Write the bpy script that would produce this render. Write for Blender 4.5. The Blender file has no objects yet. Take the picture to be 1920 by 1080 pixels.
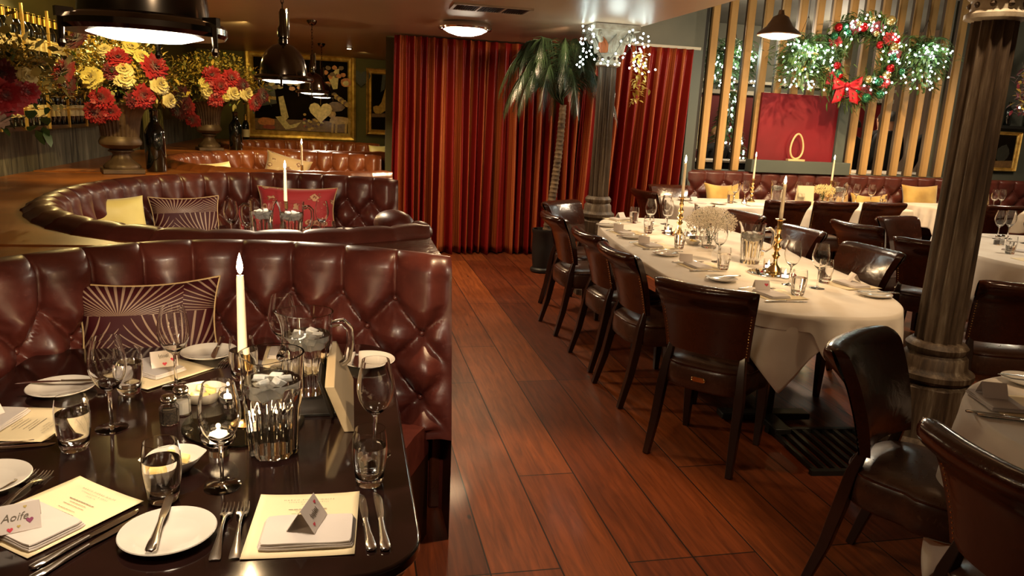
import bpy, math, random
from mathutils import Vector, Matrix, Euler
import numpy as np
PI = math.pi
R = math.radians
random.seed(7)
sc = bpy.context.scene
C = sc.collection

# ------------------------------------------------------------------ camera
CAM_Z = 1.56
def camera():
    f, p, r, y = 1400.0, R(12.9), R(2.75), R(12.6)
    fw = Vector((0, math.cos(p), -math.sin(p)))
    up = Vector((0, math.sin(p), math.cos(p)))
    rt = Vector((1, 0, 0))
    r2 = rt * math.cos(r) + up * math.sin(r)
    u2 = -rt * math.sin(r) + up * math.cos(r)
    M = Matrix.Rotation(-y, 3, 'Z')
    r2, u2, fw = M @ r2, M @ u2, M @ fw
    cd = bpy.data.cameras.new('camera')
    cd.sensor_width = 36
    cd.lens = 36 * f / 1920
    cd.clip_start = 0.05
    co = bpy.data.objects.new('camera', cd)
    C.objects.link(co)
    m = Matrix(((r2.x, u2.x, -fw.x, 0), (r2.y, u2.y, -fw.y, 0), (r2.z, u2.z, -fw.z, CAM_Z), (0, 0, 0, 1)))
    co.matrix_world = m
    sc.camera = co
camera()

# ------------------------------------------------------------------ world, exposure, lights
sc.view_settings.view_transform = 'Standard'
sc.view_settings.look = 'None'
sc.view_settings.gamma = 1
sc.view_settings.use_curve_mapping = False
sc.view_settings.exposure = 0.55
cy = sc.cycles
cy.max_bounces = 14
cy.diffuse_bounces = 3
cy.glossy_bounces = 4
cy.transmission_bounces = 14
cy.transparent_max_bounces = 8
cy.caustics_reflective = False
cy.caustics_refractive = True
cy.blur_glossy = .5
cy.sample_clamp_indirect = 4
cy.use_denoising = True
w = bpy.data.worlds.new('world')
sc.world = w
w.use_nodes = True
w.node_tree.nodes['Background'].inputs[0].default_value = (1.0, 0.55, 0.28, 1)
w.node_tree.nodes['Background'].inputs[1].default_value = 0.05

WARM = (1.0, 0.68, 0.36)
WHITE = (1.0, 0.80, 0.56)
CREAM = (1.0, 0.70, 0.40)
def spot(name, loc, target, power, ang=70, blend=.6, size=.04, col=WARM):
    d = bpy.data.lights.new(name, 'SPOT')
    d.energy = power
    d.color = col
    d.spot_size = R(ang)
    d.spot_blend = blend
    d.shadow_soft_size = size
    o = bpy.data.objects.new(name, d)
    C.objects.link(o)
    o.location = loc
    o.rotation_euler = (Vector(target) - Vector(loc)).to_track_quat('-Z', 'Y').to_euler()
    return o
def point(name, loc, power, size=.01, col=WARM):
    d = bpy.data.lights.new(name, 'POINT')
    d.energy = power
    d.color = col
    d.shadow_soft_size = size
    o = bpy.data.objects.new(name, d)
    C.objects.link(o)
    o.location = loc
    return o
def disc_light(name, loc, power, size, col=WARM, spread=170):
    d = bpy.data.lights.new(name, 'AREA')
    d.shape = 'DISK'
    d.size = size
    d.energy = power
    d.color = col
    d.spread = R(spread)
    o = bpy.data.objects.new(name, d)
    C.objects.link(o)
    o.location = loc
    return o
# ceiling downlights over the low part
spot('downlight', (0.85, 2.6, 2.34), (0.62, 2.5, 0), 105, 54, .5)
spot('downlight', (1.15, 3.0, 2.34), (1.1, 3.3, 0), 10, 70, .7)
spot('downlight', (1.0, 7.0, 2.34), (1.1, 7.6, 0), 55, 80, .6)
spot('downlight', (0.8, 6.9, 2.34), (1.0, 8.45, 1.5), 62, 75, .5, col=(1, .6, .33))
spot('downlight', (1.9, 6.7, 2.34), (1.75, 8.45, 1.6), 34, 70, .5, col=(1, .65, .4))
spot('downlight', (3.2, 6.6, 3.2), (3.3, 8.45, 1.7), 24, 55, .6, col=(1, .6, .35))
# booth side
spot('downlight', (0.3, 0.2, 2.34), (-0.25, 2.95, .95), 130, 46, .5, .03, WHITE)
spot('downlight', (-0.9, 0.5, 2.34), (-0.5, 1.9, .75), 15, 80, .6, .03, WARM)
spot('downlight', (-1.9, 6.6, 2.34), (-1.8, 5.6, 1.4), 42, 100, .6, .03, (1, .72, .25))
spot('downlight', (-1.2, 4.8, 2.34), (-1.7, 6.3, 1.5), 80, 85, .6, .03, (1, .72, .25))
spot('downlight', (-1.0, 8.2, 2.34), (-1.6, 9.6, 1.5), 45, 90, .6, .03, (1, .72, .25))
spot('downlight', (-0.9, 11.4, 2.36), (-1.0, 12.7, 1.3), 14, 110, .6, .03, (1, .74, .2))
spot('downlight', (0.2, 11.3, 2.36), (0.2, 12.7, 1.4), 14, 100, .6, .03, (1, .74, .25))
# tall part of the room
spot('downlight', (2.7, 2.6, 3.2), (2.4, 4.2, .75), 115, 72, .7, .05, CREAM)
spot('downlight', (2.6, 5.0, 3.2), (2.4, 5.3, .75), 85, 72, .7, .05, CREAM)
spot('downlight', (2.6, 0.4, 3.2), (2.2, 1.6, .75), 130, 70, .7, .05, CREAM)
spot('downlight', (5.0, 6.2, 3.2), (5.0, 7.8, .75), 210, 90, .7, .05, WARM)
spot('downlight', (5.6, 4.0, 3.2), (5.2, 4.8, .75), 110, 80, .7, .05, WHITE)
spot('downlight', (5.8, 6.5, 3.2), (6.0, 8.6, 1.5), 130, 85, .7, .05, (1, .66, .33))  # unseen spot added to brighten the slat screen
spot('downlight', (7.0, 6.2, 3.2), (7.0, 7.8, .75), 140, 80, .7, .05, WARM)
# ------------------------------------------------------------------ materials
def nt(m):
    return m.node_tree.nodes, m.node_tree.links
def mat(name, col, rough=.5, metal=0, coat=0, trans=0, ior=1.45, emit=None, estr=0, spec=.5, sheen=0, alpha=1):
    m = bpy.data.materials.new(name)
    m.use_nodes = True
    b = m.node_tree.nodes['Principled BSDF']
    I = b.inputs
    I['Base Color'].default_value = (*col, 1)
    I['Roughness'].default_value = rough
    I['Metallic'].default_value = metal
    I['Coat Weight'].default_value = coat
    I['Coat Roughness'].default_value = .12
    I['Transmission Weight'].default_value = trans
    I['IOR'].default_value = ior
    I['Specular IOR Level'].default_value = spec
    I['Sheen Weight'].default_value = sheen
    if emit:
        I['Emission Color'].default_value = (*emit, 1)
        I['Emission Strength'].default_value = estr
    return m
def node(m, t, **kw):
    n = m.node_tree.nodes.new(t)
    for k, v in kw.items():
        if hasattr(n, k): setattr(n, k, v)
        else: n.inputs[k.replace('_', ' ')].default_value = v
    return n
def link(m, a, b): m.node_tree.links.new(a, b)
def coords(m, scale=(1, 1, 1), rot=(0, 0, 0), kind='Object'):
    tc = node(m, 'ShaderNodeTexCoord')
    mp = node(m, 'ShaderNodeMapping')
    mp.inputs['Scale'].default_value = scale
    mp.inputs['Rotation'].default_value = rot
    link(m, tc.outputs[kind], mp.inputs[0])
    return mp.outputs[0]
def ramp(m, fac, stops, interp='LINEAR'):
    r = node(m, 'ShaderNodeValToRGB')
    r.color_ramp.interpolation = interp
    e = r.color_ramp.elements
    while len(e) < len(stops): e.new(.5)
    for i, (p, c) in enumerate(stops):
        e[i].position = p
        e[i].color = (*c, 1) if len(c) == 3 else c
    link(m, fac, r.inputs[0])
    return r.outputs[0]
def bsdf(m): return m.node_tree.nodes['Principled BSDF']
def bump(m, h, strength=.3, dist=.01):
    b = node(m, 'ShaderNodeBump')
    b.inputs['Strength'].default_value = strength
    b.inputs['Distance'].default_value = dist
    link(m, h, b.inputs['Height'])
    link(m, b.outputs[0], bsdf(m).inputs['Normal'])
def noisy(m, c1, c2, scale=8, detail=4, kind='Object', sc3=(1, 1, 1), bumpv=0, rough=None, bscale=None, dist=.003):
    v = coords(m, sc3, kind=kind)
    n = node(m, 'ShaderNodeTexNoise', Scale=scale, Detail=detail)
    link(m, v, n.inputs['Vector'])
    link(m, ramp(m, n.outputs[0], [(.3, c1), (.7, c2)]), bsdf(m).inputs['Base Color'])
    if rough:
        mr = node(m, 'ShaderNodeMapRange')
        mr.inputs[3].default_value, mr.inputs[4].default_value = rough
        link(m, n.outputs[0], mr.inputs[0])
        link(m, mr.outputs[0], bsdf(m).inputs['Roughness'])
    if bumpv:
        n2 = node(m, 'ShaderNodeTexNoise', Scale=bscale or scale * 6, Detail=5)
        link(m, v, n2.inputs['Vector'])
        bump(m, n2.outputs[0], bumpv, dist)
    return m
M = {}
def leather(name, c1, c2, rough=(.22, .38), coat=.25, wear=None, bs=.16):
    m = mat(name, c1, .3, coat=coat, spec=.6)
    v = coords(m)
    n = node(m, 'ShaderNodeTexNoise', Scale=7.0, Detail=6.0, Roughness=.65)
    link(m, v, n.inputs['Vector'])
    cr = ramp(m, n.outputs[0], [(.3, c1), (.68, c2)])
    # fine scratches
    n3 = node(m, 'ShaderNodeTexNoise', Scale=28.0, Detail=8.0, Distortion=2.5)
    link(m, v, n3.inputs['Vector'])
    if wear:
        mx = node(m, 'ShaderNodeMixRGB')
        mx.inputs[2].default_value = (*wear, 1)
        link(m, ramp(m, n3.outputs[0], [(.60, (0, 0, 0)), (.75, (.55, .55, .55))]), mx.inputs[0])
        link(m, cr, mx.inputs[1])
        cr = mx.outputs[0]
    link(m, cr, bsdf(m).inputs['Base Color'])
    mr = node(m, 'ShaderNodeMapRange')
    mr.inputs[3].default_value, mr.inputs[4].default_value = rough
    link(m, n3.outputs[0], mr.inputs[0])
    link(m, mr.outputs[0], bsdf(m).inputs['Roughness'])
    vo = node(m, 'ShaderNodeTexVoronoi', Scale=260.0)
    link(m, v, vo.inputs['Vector'])
    n4 = node(m, 'ShaderNodeTexNoise', Scale=13.0, Detail=3.0, Distortion=1.0)
    link(m, v, n4.inputs['Vector'])
    ma = node(m, 'ShaderNodeMath', operation='MULTIPLY_ADD')
    link(m, vo.outputs[0], ma.inputs[0])
    ma.inputs[1].default_value = .05
    link(m, n4.outputs[0], ma.inputs[2])
    bump(m, ma.outputs[0], bs, .006)
    return m
M['oxblood'] = leather('oxblood_leather', (.050, .009, .007), (.100, .021, .014), rough=(.30, .44), coat=.05, wear=(.14, .04, .028))
M['tan'] = leather('tan_leather', (.17, .04, .012), (.30, .085, .022), wear=(.4, .14, .05))
M['choc'] = leather('dark_brown_leather', (.030, .008, .004), (.058, .015, .007), (.12, .26), .3, wear=(.06, .020, .010), bs=.45)
M['seat_leather'] = leather('worn_seat_leather', (.040, .015, .008), (.085, .036, .020), (.22, .38), .15, wear=(.15, .075, .045))
M['ice'] = mat('ice', (.95, .95, .92), .25, trans=.55, ior=1.31)
M['black_leather'] = leather('black_brown_leather', (.012, .007, .005), (.025, .012, .009), (.28, .4), .1)
M['ledge'] = noisy(mat('ledge_varnish', (.2, .06, .015), .3, coat=.2), (.20, .058, .012), (.40, .135, .028), 3, 6, bumpv=.15, rough=(.25, .45), bscale=20)
M['dark_wood'] = noisy(mat('dark_wood', (.03, .012, .006), .3, coat=.3), (.012, .005, .003), (.035, .012, .006), 6, 4, sc3=(1, 1, .15), bumpv=.1)
M['table_top'] = noisy(mat('table_lacquer', (.02, .006, .006), .1, coat=.6), (.005, .002, .0015), (.016, .006, .005), 9, 6, bumpv=.03, rough=(.05, .14), bscale=30)
M['gold'] = mat('gilt', (.75, .45, .12), .3, 1)
M['gilt_frame'] = noisy(mat('gilt_frame', (.6, .38, .1), .38, .7), (.5, .28, .06), (.95, .66, .2), 12, 4, bumpv=.2)
M['brass'] = mat('brass', (.78, .53, .22), .22, 1)
M['chrome'] = mat('chrome', (.75, .72, .68), .1, 1)
M['steel'] = mat('cutlery_steel', (.82, .79, .74), .2, 1)
M['gunmetal'] = mat('lamp_metal', (.15, .12, .09), .13, 1)
M['white_lamp'] = mat('lamp_glass', (1, .95, .85), .3, emit=(1, .88, .66), estr=9)
M['white_lamp_dim'] = mat('lamp_glass_dim', (1, .95, .85), .3, emit=(1, .86, .6), estr=9)
M['china'] = mat('white_china', (.64, .59, .53), .12, coat=.3)
M['glass'] = mat('clear_glass', (1, 1, 1), 0, trans=1, ior=1.45)
M['glass_cut'] = mat('cut_glass', (1, 1, 1), .02, trans=1, ior=1.5)
M['water'] = mat('water', (1, 1, 1), 0, trans=1, ior=1.33)
M['linen'] = noisy(mat('white_linen', (.74, .66, .56), .85, sheen=.2), (.70, .60, .49), (.80, .72, .62), 5, 3, bumpv=.12, bscale=60, dist=.002)
M['napkin'] = mat('napkin_cloth', (.58, .52, .49), .85)
M['wax_lit'] = mat('glowing_wax', (.9, .75, .5), .4, emit=(1, .70, .38), estr=5)
M['paper'] = mat('cream_paper', (.80, .66, .42), .7)
M['card'] = mat('white_card', (.68, .60, .56), .7)
M['ink'] = mat('grey_ink', (.16, .13, .10), .8)
M['ink_pink'] = mat('pink_ink', (.65, .06, .10), .7)
M['ink_mauve'] = mat('mauve_ink', (.30, .07, .16), .7)
M['ink_gold'] = mat('gold_ink', (.55, .40, .12), .6)
M['wax'] = mat('candle_wax', (.85, .70, .48), .45, emit=(1, .62, .3), estr=.05)
M['flame'] = mat('flame', (1, .8, .5), .5, emit=(1, .72, .36), estr=55)
M['glow'] = mat('tealight_flame', (1, .8, .5), .5, emit=(1, .76, .42), estr=45)
M['wick'] = mat('wick', (.02, .01, .01), .9)
M['mirror_black'] = mat('dark_mirror', (.05, .045, .03), .03, .9)
M['mirror'] = mat('mirror_glass', (.8, .78, .72), .03, 1)
M['butter'] = mat('butter', (.85, .66, .25), .45)
M['pepper'] = noisy(mat('peppercorns', (.03, .02, .015), .7), (.008, .006, .005), (.10, .07, .05), 220, 2)
M['salt'] = mat('salt', (.75, .72, .68), .8)
M['board_wood'] = noisy(mat('pale_board_wood', (.45, .32, .17), .6), (.32, .22, .11), (.55, .42, .25), 5, 4, sc3=(1, .15, 1))
M['slate'] = mat('black_slate', (.012, .010, .009), .35)
M['velvet_yellow'] = noisy(mat('mustard_velvet', (.55, .35, .08), .75, sheen=.6), (.42, .25, .05), (.66, .44, .12), 5, 3, bumpv=.15)
M['yellow_silk'] = noisy(mat('yellow_satin', (.75, .6, .15), .5, sheen=.4), (.68, .52, .12), (.82, .70, .22), 4, 3, bumpv=.12)
M['gold_cord'] = mat('gold_cord', (.50, .33, .14), .55)
M['flesh'] = mat('skin', (.55, .28, .17), .5)
M['suit'] = mat('black_suit', (.010, .009, .010), .8)
M['hair_dark'] = mat('dark_hair', (.015, .010, .007), .6)
M['hair_blond'] = mat('fair_hair', (.30, .17, .07), .6)
M['leaf'] = noisy(mat('leaf_green', (.05, .09, .02), .45), (.02, .045, .010), (.09, .14, .03), 6)
M['fern'] = noisy(mat('fern_green', (.05, .12, .03), .5), (.03, .07, .02), (.12, .22, .06), 6)
M['palm_leaf'] = noisy(mat('palm_leaf', (.03, .07, .02), .32, coat=.2), (.006, .016, .007), (.030, .055, .022), 5)
M['gold_leaf'] = noisy(mat('golden_foliage', (.5, .33, .06), .5), (.34, .20, .03), (.85, .62, .12), 14)
M['euca'] = noisy(mat('eucalyptus', (.35, .33, .1), .5), (.18, .18, .05), (.55, .45, .12), 8)
M['red_petal'] = noisy(mat('red_petal', (.35, .01, .01), .5, sheen=.3), (.20, .004, .008), (.50, .02, .03), 14)
M['dark_petal'] = noisy(mat('maroon_petal', (.12, .005, .012), .5, sheen=.3), (.05, .002, .006), (.2, .008, .018), 14)
M['cream_petal'] = noisy(mat('cream_petal', (.75, .62, .25), .5, sheen=.3), (.62, .46, .12), (.85, .74, .40), 10)
M['pink_petal'] = mat('blush_petal', (.6, .42, .32), .6)
M['babysbreath'] = mat('small_white_blossom', (.70, .62, .50), .7)
M['stem'] = mat('stem_green', (.06, .08, .02), .6)
M['fairy'] = mat('fairy_bulb', (1, 1, 1), .3, emit=(.80, 1, .93), estr=16)
M['wire'] = mat('green_wire', (.015, .03, .015), .6)
M['ball_red'] = mat('red_bauble', (.45, .01, .015), .15, .6)
M['ball_gold'] = mat('gold_bauble', (.65, .5, .2), .18, .8)
M['ball_green'] = mat('green_bauble', (.03, .16, .08), .15, .6)
M['bow'] = mat('red_ribbon', (.36, .004, .012), .45)
M['copper'] = mat('aged_copper', (.30, .17, .10), .35, .7)
M['pale_brass'] = mat('pale_brass', (.72, .55, .28), .45, .4)
M['bottle'] = mat('black_bottle_glass', (.004, .005, .004), .06, coat=1)
M['label_cream'] = mat('bottle_label', (.62, .50, .25), .6)
M['foil'] = mat('gold_foil', (.7, .42, .08), .35, .8)
M['urn'] = noisy(mat('urn_bronze', (.10, .06, .035), .45, .3), (.055, .03, .016), (.15, .095, .055), 9, 5, bumpv=.25)
M['olive_wall'] = noisy(mat('olive_paint', (.12, .10, .03), .7), (.085, .075, .02), (.13, .11, .03), 1.5)
M['grey_wall'] = noisy(mat('grey_green_paint', (.11, .11, .085), .7), (.085, .088, .068), (.13, .13, .10), 1.5)
M['teal_trim'] = mat('teal_grey_paint', (.075, .09, .08), .55)
M['black_trim'] = mat('black_paint', (.012, .010, .008), .5)
M['cream_trim'] = mat('cream_paint', (.45, .42, .33), .6)
M['pine'] = noisy(mat('pine_slat', (.42, .25, .09), .5), (.34, .19, .06), (.5, .31, .12), 3, 5, sc3=(3, 3, .3), bumpv=.05)
M['slat_edge'] = noisy(mat('slat_edge_brown', (.06, .035, .015), .5), (.04, .022, .010), (.09, .055, .03), 3, 5, sc3=(3, 3, .3))  # slat edges in a much darker brown than the pine faces
M['red_panel'] = noisy(mat('crimson_panel', (.30, .008, .02), .6), (.13, .003, .008), (.20, .005, .013), 2.2, 6)
M['red_wall'] = noisy(mat('burgundy_wall', (.12, .006, .006), .6), (.08, .004, .004), (.17, .008, .010), 2)
M['canvas_dark'] = noisy(mat('dark_canvas', (.02, .012, .006), .8, spec=.05), (.004, .003, .002), (.012, .007, .003), 3)
for k, c in dict(p_gold=(.5, .3, .05), p_cream=(.62, .50, .24), p_brown=(.18, .09, .03), p_red=(.35, .05, .02), p_white=(.55, .5, .4), p_grape=(.10, .03, .04), p_orange=(.6, .2, .05), p_grey=(.03, .028, .02)).items():
    M[k] = noisy(mat('paint_' + k[2:], c, .4, coat=.3), tuple(x * .7 for x in c), tuple(min(1, x * 1.2) for x in c), 25, 3)
M['vent'] = mat('vent_metal', (.5, .42, .34), .4, .3)
M['iron_base'] = mat('cast_iron', (.02, .018, .015), .45, .5)

def ceiling_mat():
    m = mat('ceiling_gloss_paint', (.22, .16, .11), .35)
    return noisy(m, (.36, .26, .18), (.46, .34, .24), .8, 3, rough=(.28, .42))
M['ceiling'] = ceiling_mat()
M['ceiling_hi'] = noisy(mat('ceiling_grey_paint', (.12, .12, .1), .7), (.10, .10, .085), (.14, .14, .12), 1)

def floor_mat():
    m = mat('old_pine_floor', (.2, .05, .015), .3, coat=.05, spec=.35)
    tc = node(m, 'ShaderNodeTexCoord')
    mp = node(m, 'ShaderNodeMapping')
    mp.inputs['Rotation'].default_value = (0, 0, R(90))
    mp.inputs['Location'].default_value = (.37, .03, 0)
    link(m, tc.outputs['Object'], mp.inputs[0])
    br = node(m, 'ShaderNodeTexBrick', Scale=1.0, Mortar_Size=.0035, Mortar_Smooth=.3, Bias=0.0, Brick_Width=1.9, Row_Height=.255)
    br.offset = .37
    br.offset_frequency = 3
    br.inputs['Color1'].default_value = (.21, .056, .012, 1)
    br.inputs['Color2'].default_value = (.095, .020, .006, 1)
    br.inputs['Mortar'].default_value = (.012, .004, .002, 1)
    link(m, mp.outputs[0], br.inputs['Vector'])
    # grain
    mg = node(m, 'ShaderNodeMapping')
    mg.inputs['Scale'].default_value = (11, .9, 1)
    link(m, tc.outputs['Object'], mg.inputs[0])
    n = node(m, 'ShaderNodeTexNoise', Scale=3.0, Detail=8.0, Roughness=.6, Distortion=1.2)
    link(m, mg.outputs[0], n.inputs['Vector'])
    wv = node(m, 'ShaderNodeTexWave', Scale=1.1, Distortion=9.0, Detail=3.0, Detail_Scale=1.2)
    mw = node(m, 'ShaderNodeMapping')
    mw.inputs['Scale'].default_value = (5, .5, 1)
    link(m, tc.outputs['Object'], mw.inputs[0])
    link(m, mw.outputs[0], wv.inputs['Vector'])
    mx = node(m, 'ShaderNodeMixRGB', blend_type='MULTIPLY')
    mx.inputs[0].default_value = 1
    link(m, br.outputs[0], mx.inputs[1])
    link(m, ramp(m, n.outputs[0], [(.25, (.5, .42, .36)), (.7, (1.3, 1.2, 1.1))]), mx.inputs[2])
    mx2 = node(m, 'ShaderNodeMixRGB', blend_type='MULTIPLY')
    mx2.inputs[0].default_value = .35
    link(m, mx.outputs[0], mx2.inputs[1])
    link(m, ramp(m, wv.outputs[0], [(.0, (.6, .55, .5)), (.35, (1, 1, 1)), (1, (1.15, 1.12, 1.1))]), mx2.inputs[2])
    # knots and stains
    vo = node(m, 'ShaderNodeTexVoronoi', Scale=2.6)
    mk = node(m, 'ShaderNodeMapping')
    mk.inputs['Scale'].default_value = (2.2, .9, 1)
    link(m, tc.outputs['Object'], mk.inputs[0])
    link(m, mk.outputs[0], vo.inputs['Vector'])
    mx3 = node(m, 'ShaderNodeMixRGB', blend_type='MULTIPLY')
    mx3.inputs[0].default_value = 1
    link(m, mx2.outputs[0], mx3.inputs[1])
    link(m, ramp(m, vo.outputs[0], [(.03, (.12, .08, .06)), (.06, (1, 1, 1))]), mx3.inputs[2])
    link(m, mx3.outputs[0], bsdf(m).inputs['Base Color'])
    n2 = node(m, 'ShaderNodeTexNoise', Scale=2.0, Detail=4.0)
    link(m, tc.outputs['Object'], n2.inputs['Vector'])
    mr = node(m, 'ShaderNodeMapRange')
    mr.inputs[3].default_value, mr.inputs[4].default_value = .34, .58
    link(m, n2.outputs[0], mr.inputs[0])
    link(m, mr.outputs[0], bsdf(m).inputs['Roughness'])
    ad = node(m, 'ShaderNodeMath', operation='MULTIPLY_ADD')
    link(m, n.outputs[0], ad.inputs[0])
    ad.inputs[1].default_value = .25
    inv = node(m, 'ShaderNodeMath', operation='SUBTRACT')
    inv.inputs[0].default_value = 1
    link(m, br.outputs['Fac'], inv.inputs[1])
    link(m, inv.outputs[0], ad.inputs[2])
    bump(m, ad.outputs[0], .5, .006)
    return m
M['floor'] = floor_mat()

def curtain_mat():
    m = mat('striped_silk', (.3, .02, .02), .40, spec=.4)
    tc = node(m, 'ShaderNodeTexCoord')
    sp = node(m, 'ShaderNodeSeparateXYZ')
    link(m, tc.outputs['UV'], sp.inputs[0])
    # u measures metres of cloth, v metres of height
    def mod(x, k):
        a = node(m, 'ShaderNodeMath', operation='MULTIPLY'); link(m, x, a.inputs[0]); a.inputs[1].default_value = k
        b = node(m, 'ShaderNodeMath', operation='FRACT'); link(m, a.outputs[0], b.inputs[0])
        return b.outputs[0]
    s = mod(sp.outputs[0], 1 / .16)
    stripe = ramp(m, s, [(0, (0, 0, 0)), (.34, (1, 1, 1)), (.50, (.3, .3, .3)), (.53, (1, 1, 1)), (.76, (0, 0, 0))], 'CONSTANT')
    ck = node(m, 'ShaderNodeTexChecker', Scale=110.0)
    mp = node(m, 'ShaderNodeMapping')
    mp.inputs['Rotation'].default_value = (0, 0, R(45))
    link(m, tc.outputs['UV'], mp.inputs[0])
    link(m, mp.outputs[0], ck.inputs['Vector'])
    ck.inputs['Color1'].default_value = (.42, .120, .032, 1)
    ck.inputs['Color2'].default_value = (.22, .032, .010, 1)
    mx = node(m, 'ShaderNodeMixRGB')
    link(m, stripe, mx.inputs[0])
    mx.inputs[1].default_value = (.19, .009, .007, 1)
    link(m, ck.outputs[0], mx.inputs[2])
    link(m, mx.outputs[0], bsdf(m).inputs['Base Color'])
    return m
M['curtain'] = curtain_mat()

def wood_col_mat():
    m = mat('peeling_paint_iron', (.1, .07, .04), .6)
    v = coords(m, (6, 6, .45))
    n = node(m, 'ShaderNodeTexNoise', Scale=3.5, Detail=9.0, Roughness=.7)
    link(m, v, n.inputs['Vector'])
    link(m, ramp(m, n.outputs[0], [(.34, (.018, .010, .006)), (.48, (.060, .036, .020)), (.60, (.12, .085, .055)), (.74, (.30, .26, .20))]), bsdf(m).inputs['Base Color'])
    bump(m, n.outputs[0], .5, .006)
    return m
M['column'] = wood_col_mat()
M['capital'] = noisy(mat('chipped_cream_paint', (.4, .36, .28), .55), (.22, .17, .11), (.5, .46, .38), 14, 5, bumpv=.3)
M['terracotta'] = mat('rust_enamel', (.35, .10, .03), .5)
M['trunk'] = noisy(mat('palm_bark', (.10, .06, .03), .8), (.04, .022, .012), (.20, .13, .07), 20, 4, bumpv=.6)

def fan_mat(name, c_line=(.30, .20, .14), c_base=(.040, .003, .005)):
    # art-deco fans of fine lines, laid out in the cushion's own face coordinates
    m = mat(name, c_base, .5, spec=.3)
    tc = node(m, 'ShaderNodeTexCoord')
    mp = node(m, 'ShaderNodeMapping')
    mp.inputs['Scale'].default_value = (1.05, .95, 1)
    mp.inputs['Location'].default_value = (.22, .35, 0)
    link(m, tc.outputs['UV'], mp.inputs[0])
    sp = node(m, 'ShaderNodeSeparateXYZ')
    link(m, mp.outputs[0], sp.inputs[0])
    def mth(op, a, b=None):
        n = node(m, 'ShaderNodeMath', operation=op)
        for i, x in enumerate((a, b)):
            if x is None: continue
            if isinstance(x, (int, float)): n.inputs[i].default_value = x
            else: link(m, x, n.inputs[i])
        return n.outputs[0]
    y = mth('MULTIPLY', sp.outputs[1], 2.0)
    row = mth('FLOOR', y)
    off = mth('MULTIPLY', mth('MODULO', row, 2.0), .5)
    x = mth('SUBTRACT', mth('FRACT', mth('ADD', sp.outputs[0], off)), .5)
    fy = mth('FRACT', y)
    ang = mth('ARCTAN2', x, mth('ADD', fy, .06))
    wob = mth('ADD', ang, mth('MULTIPLY', fy, mth('MULTIPLY', x, .35)))
    s = mth('SINE', mth('MULTIPLY', wob, 58.0))
    r = mth('SQRT', mth('ADD', mth('MULTIPLY', x, x), mth('MULTIPLY', fy, mth('MULTIPLY', fy, .25))))
    thr = mth('SUBTRACT', .80, mth('MULTIPLY', mth('SUBTRACT', .5, r), 1.6))
    line = mth('GREATER_THAN', s, thr)
    mx = node(m, 'ShaderNodeMixRGB')
    link(m, line, mx.inputs[0])
    mx.inputs[1].default_value = (*c_base, 1)
    mx.inputs[2].default_value = (*c_line, 1)
    link(m, mx.outputs[0], bsdf(m).inputs['Base Color'])
    mr = mth('SUBTRACT', .6, mth('MULTIPLY', line, .25))
    link(m, mr, bsdf(m).inputs['Roughness'])
    return m
M['fan'] = fan_mat('fan_velvet')
def floral_mat(name, base, c2, c3):
    m = mat(name, base, .7, sheen=.3)
    v = coords(m, kind='UV')
    n = node(m, 'ShaderNodeTexVoronoi', Scale=4.2)
    link(m, v, n.inputs['Vector'])
    n2 = node(m, 'ShaderNodeTexNoise', Scale=14.0, Detail=3.0)
    link(m, v, n2.inputs['Vector'])
    a = node(m, 'ShaderNodeMath', operation='MULTIPLY_ADD')
    link(m, n2.outputs[0], a.inputs[0])
    a.inputs[1].default_value = .7
    link(m, n.outputs[0], a.inputs[2])
    link(m, ramp(m, a.outputs[0], [(0, c3), (.50, c2), (.66, c3), (.70, base)], 'CONSTANT'), bsdf(m).inputs['Base Color'])
    return m
M['floral_red'] = floral_mat('red_floral_weave', (.38, .02, .025), (.55, .30, .16), (.20, .05, .02))
M['floral_gold'] = floral_mat('gold_floral_weave', (.48, .32, .13), (.22, .10, .04), (.6, .45, .2))
M['leopard'] = floral_mat('spotted_velvet', (.42, .25, .08), (.08, .03, .012), (.15, .06, .02))
def fleck_wall():
    # drapery printed wallpaper: soft tall folds of grey and olive
    m = mat('drapery_wallpaper', (.1, .09, .05), .6)
    v = coords(m, (1, 7, .8))
    n = node(m, 'ShaderNodeTexNoise', Scale=1.7, Detail=2.0, Distortion=.8)
    link(m, v, n.inputs['Vector'])
    link(m, ramp(m, n.outputs[0], [(.33, (.03, .028, .02)), (.48, (.12, .11, .075)), (.52, (.055, .05, .035)), (.66, (.17, .155, .11))]), bsdf(m).inputs['Base Color'])
    return m
M['drapery'] = fleck_wall()
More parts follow.
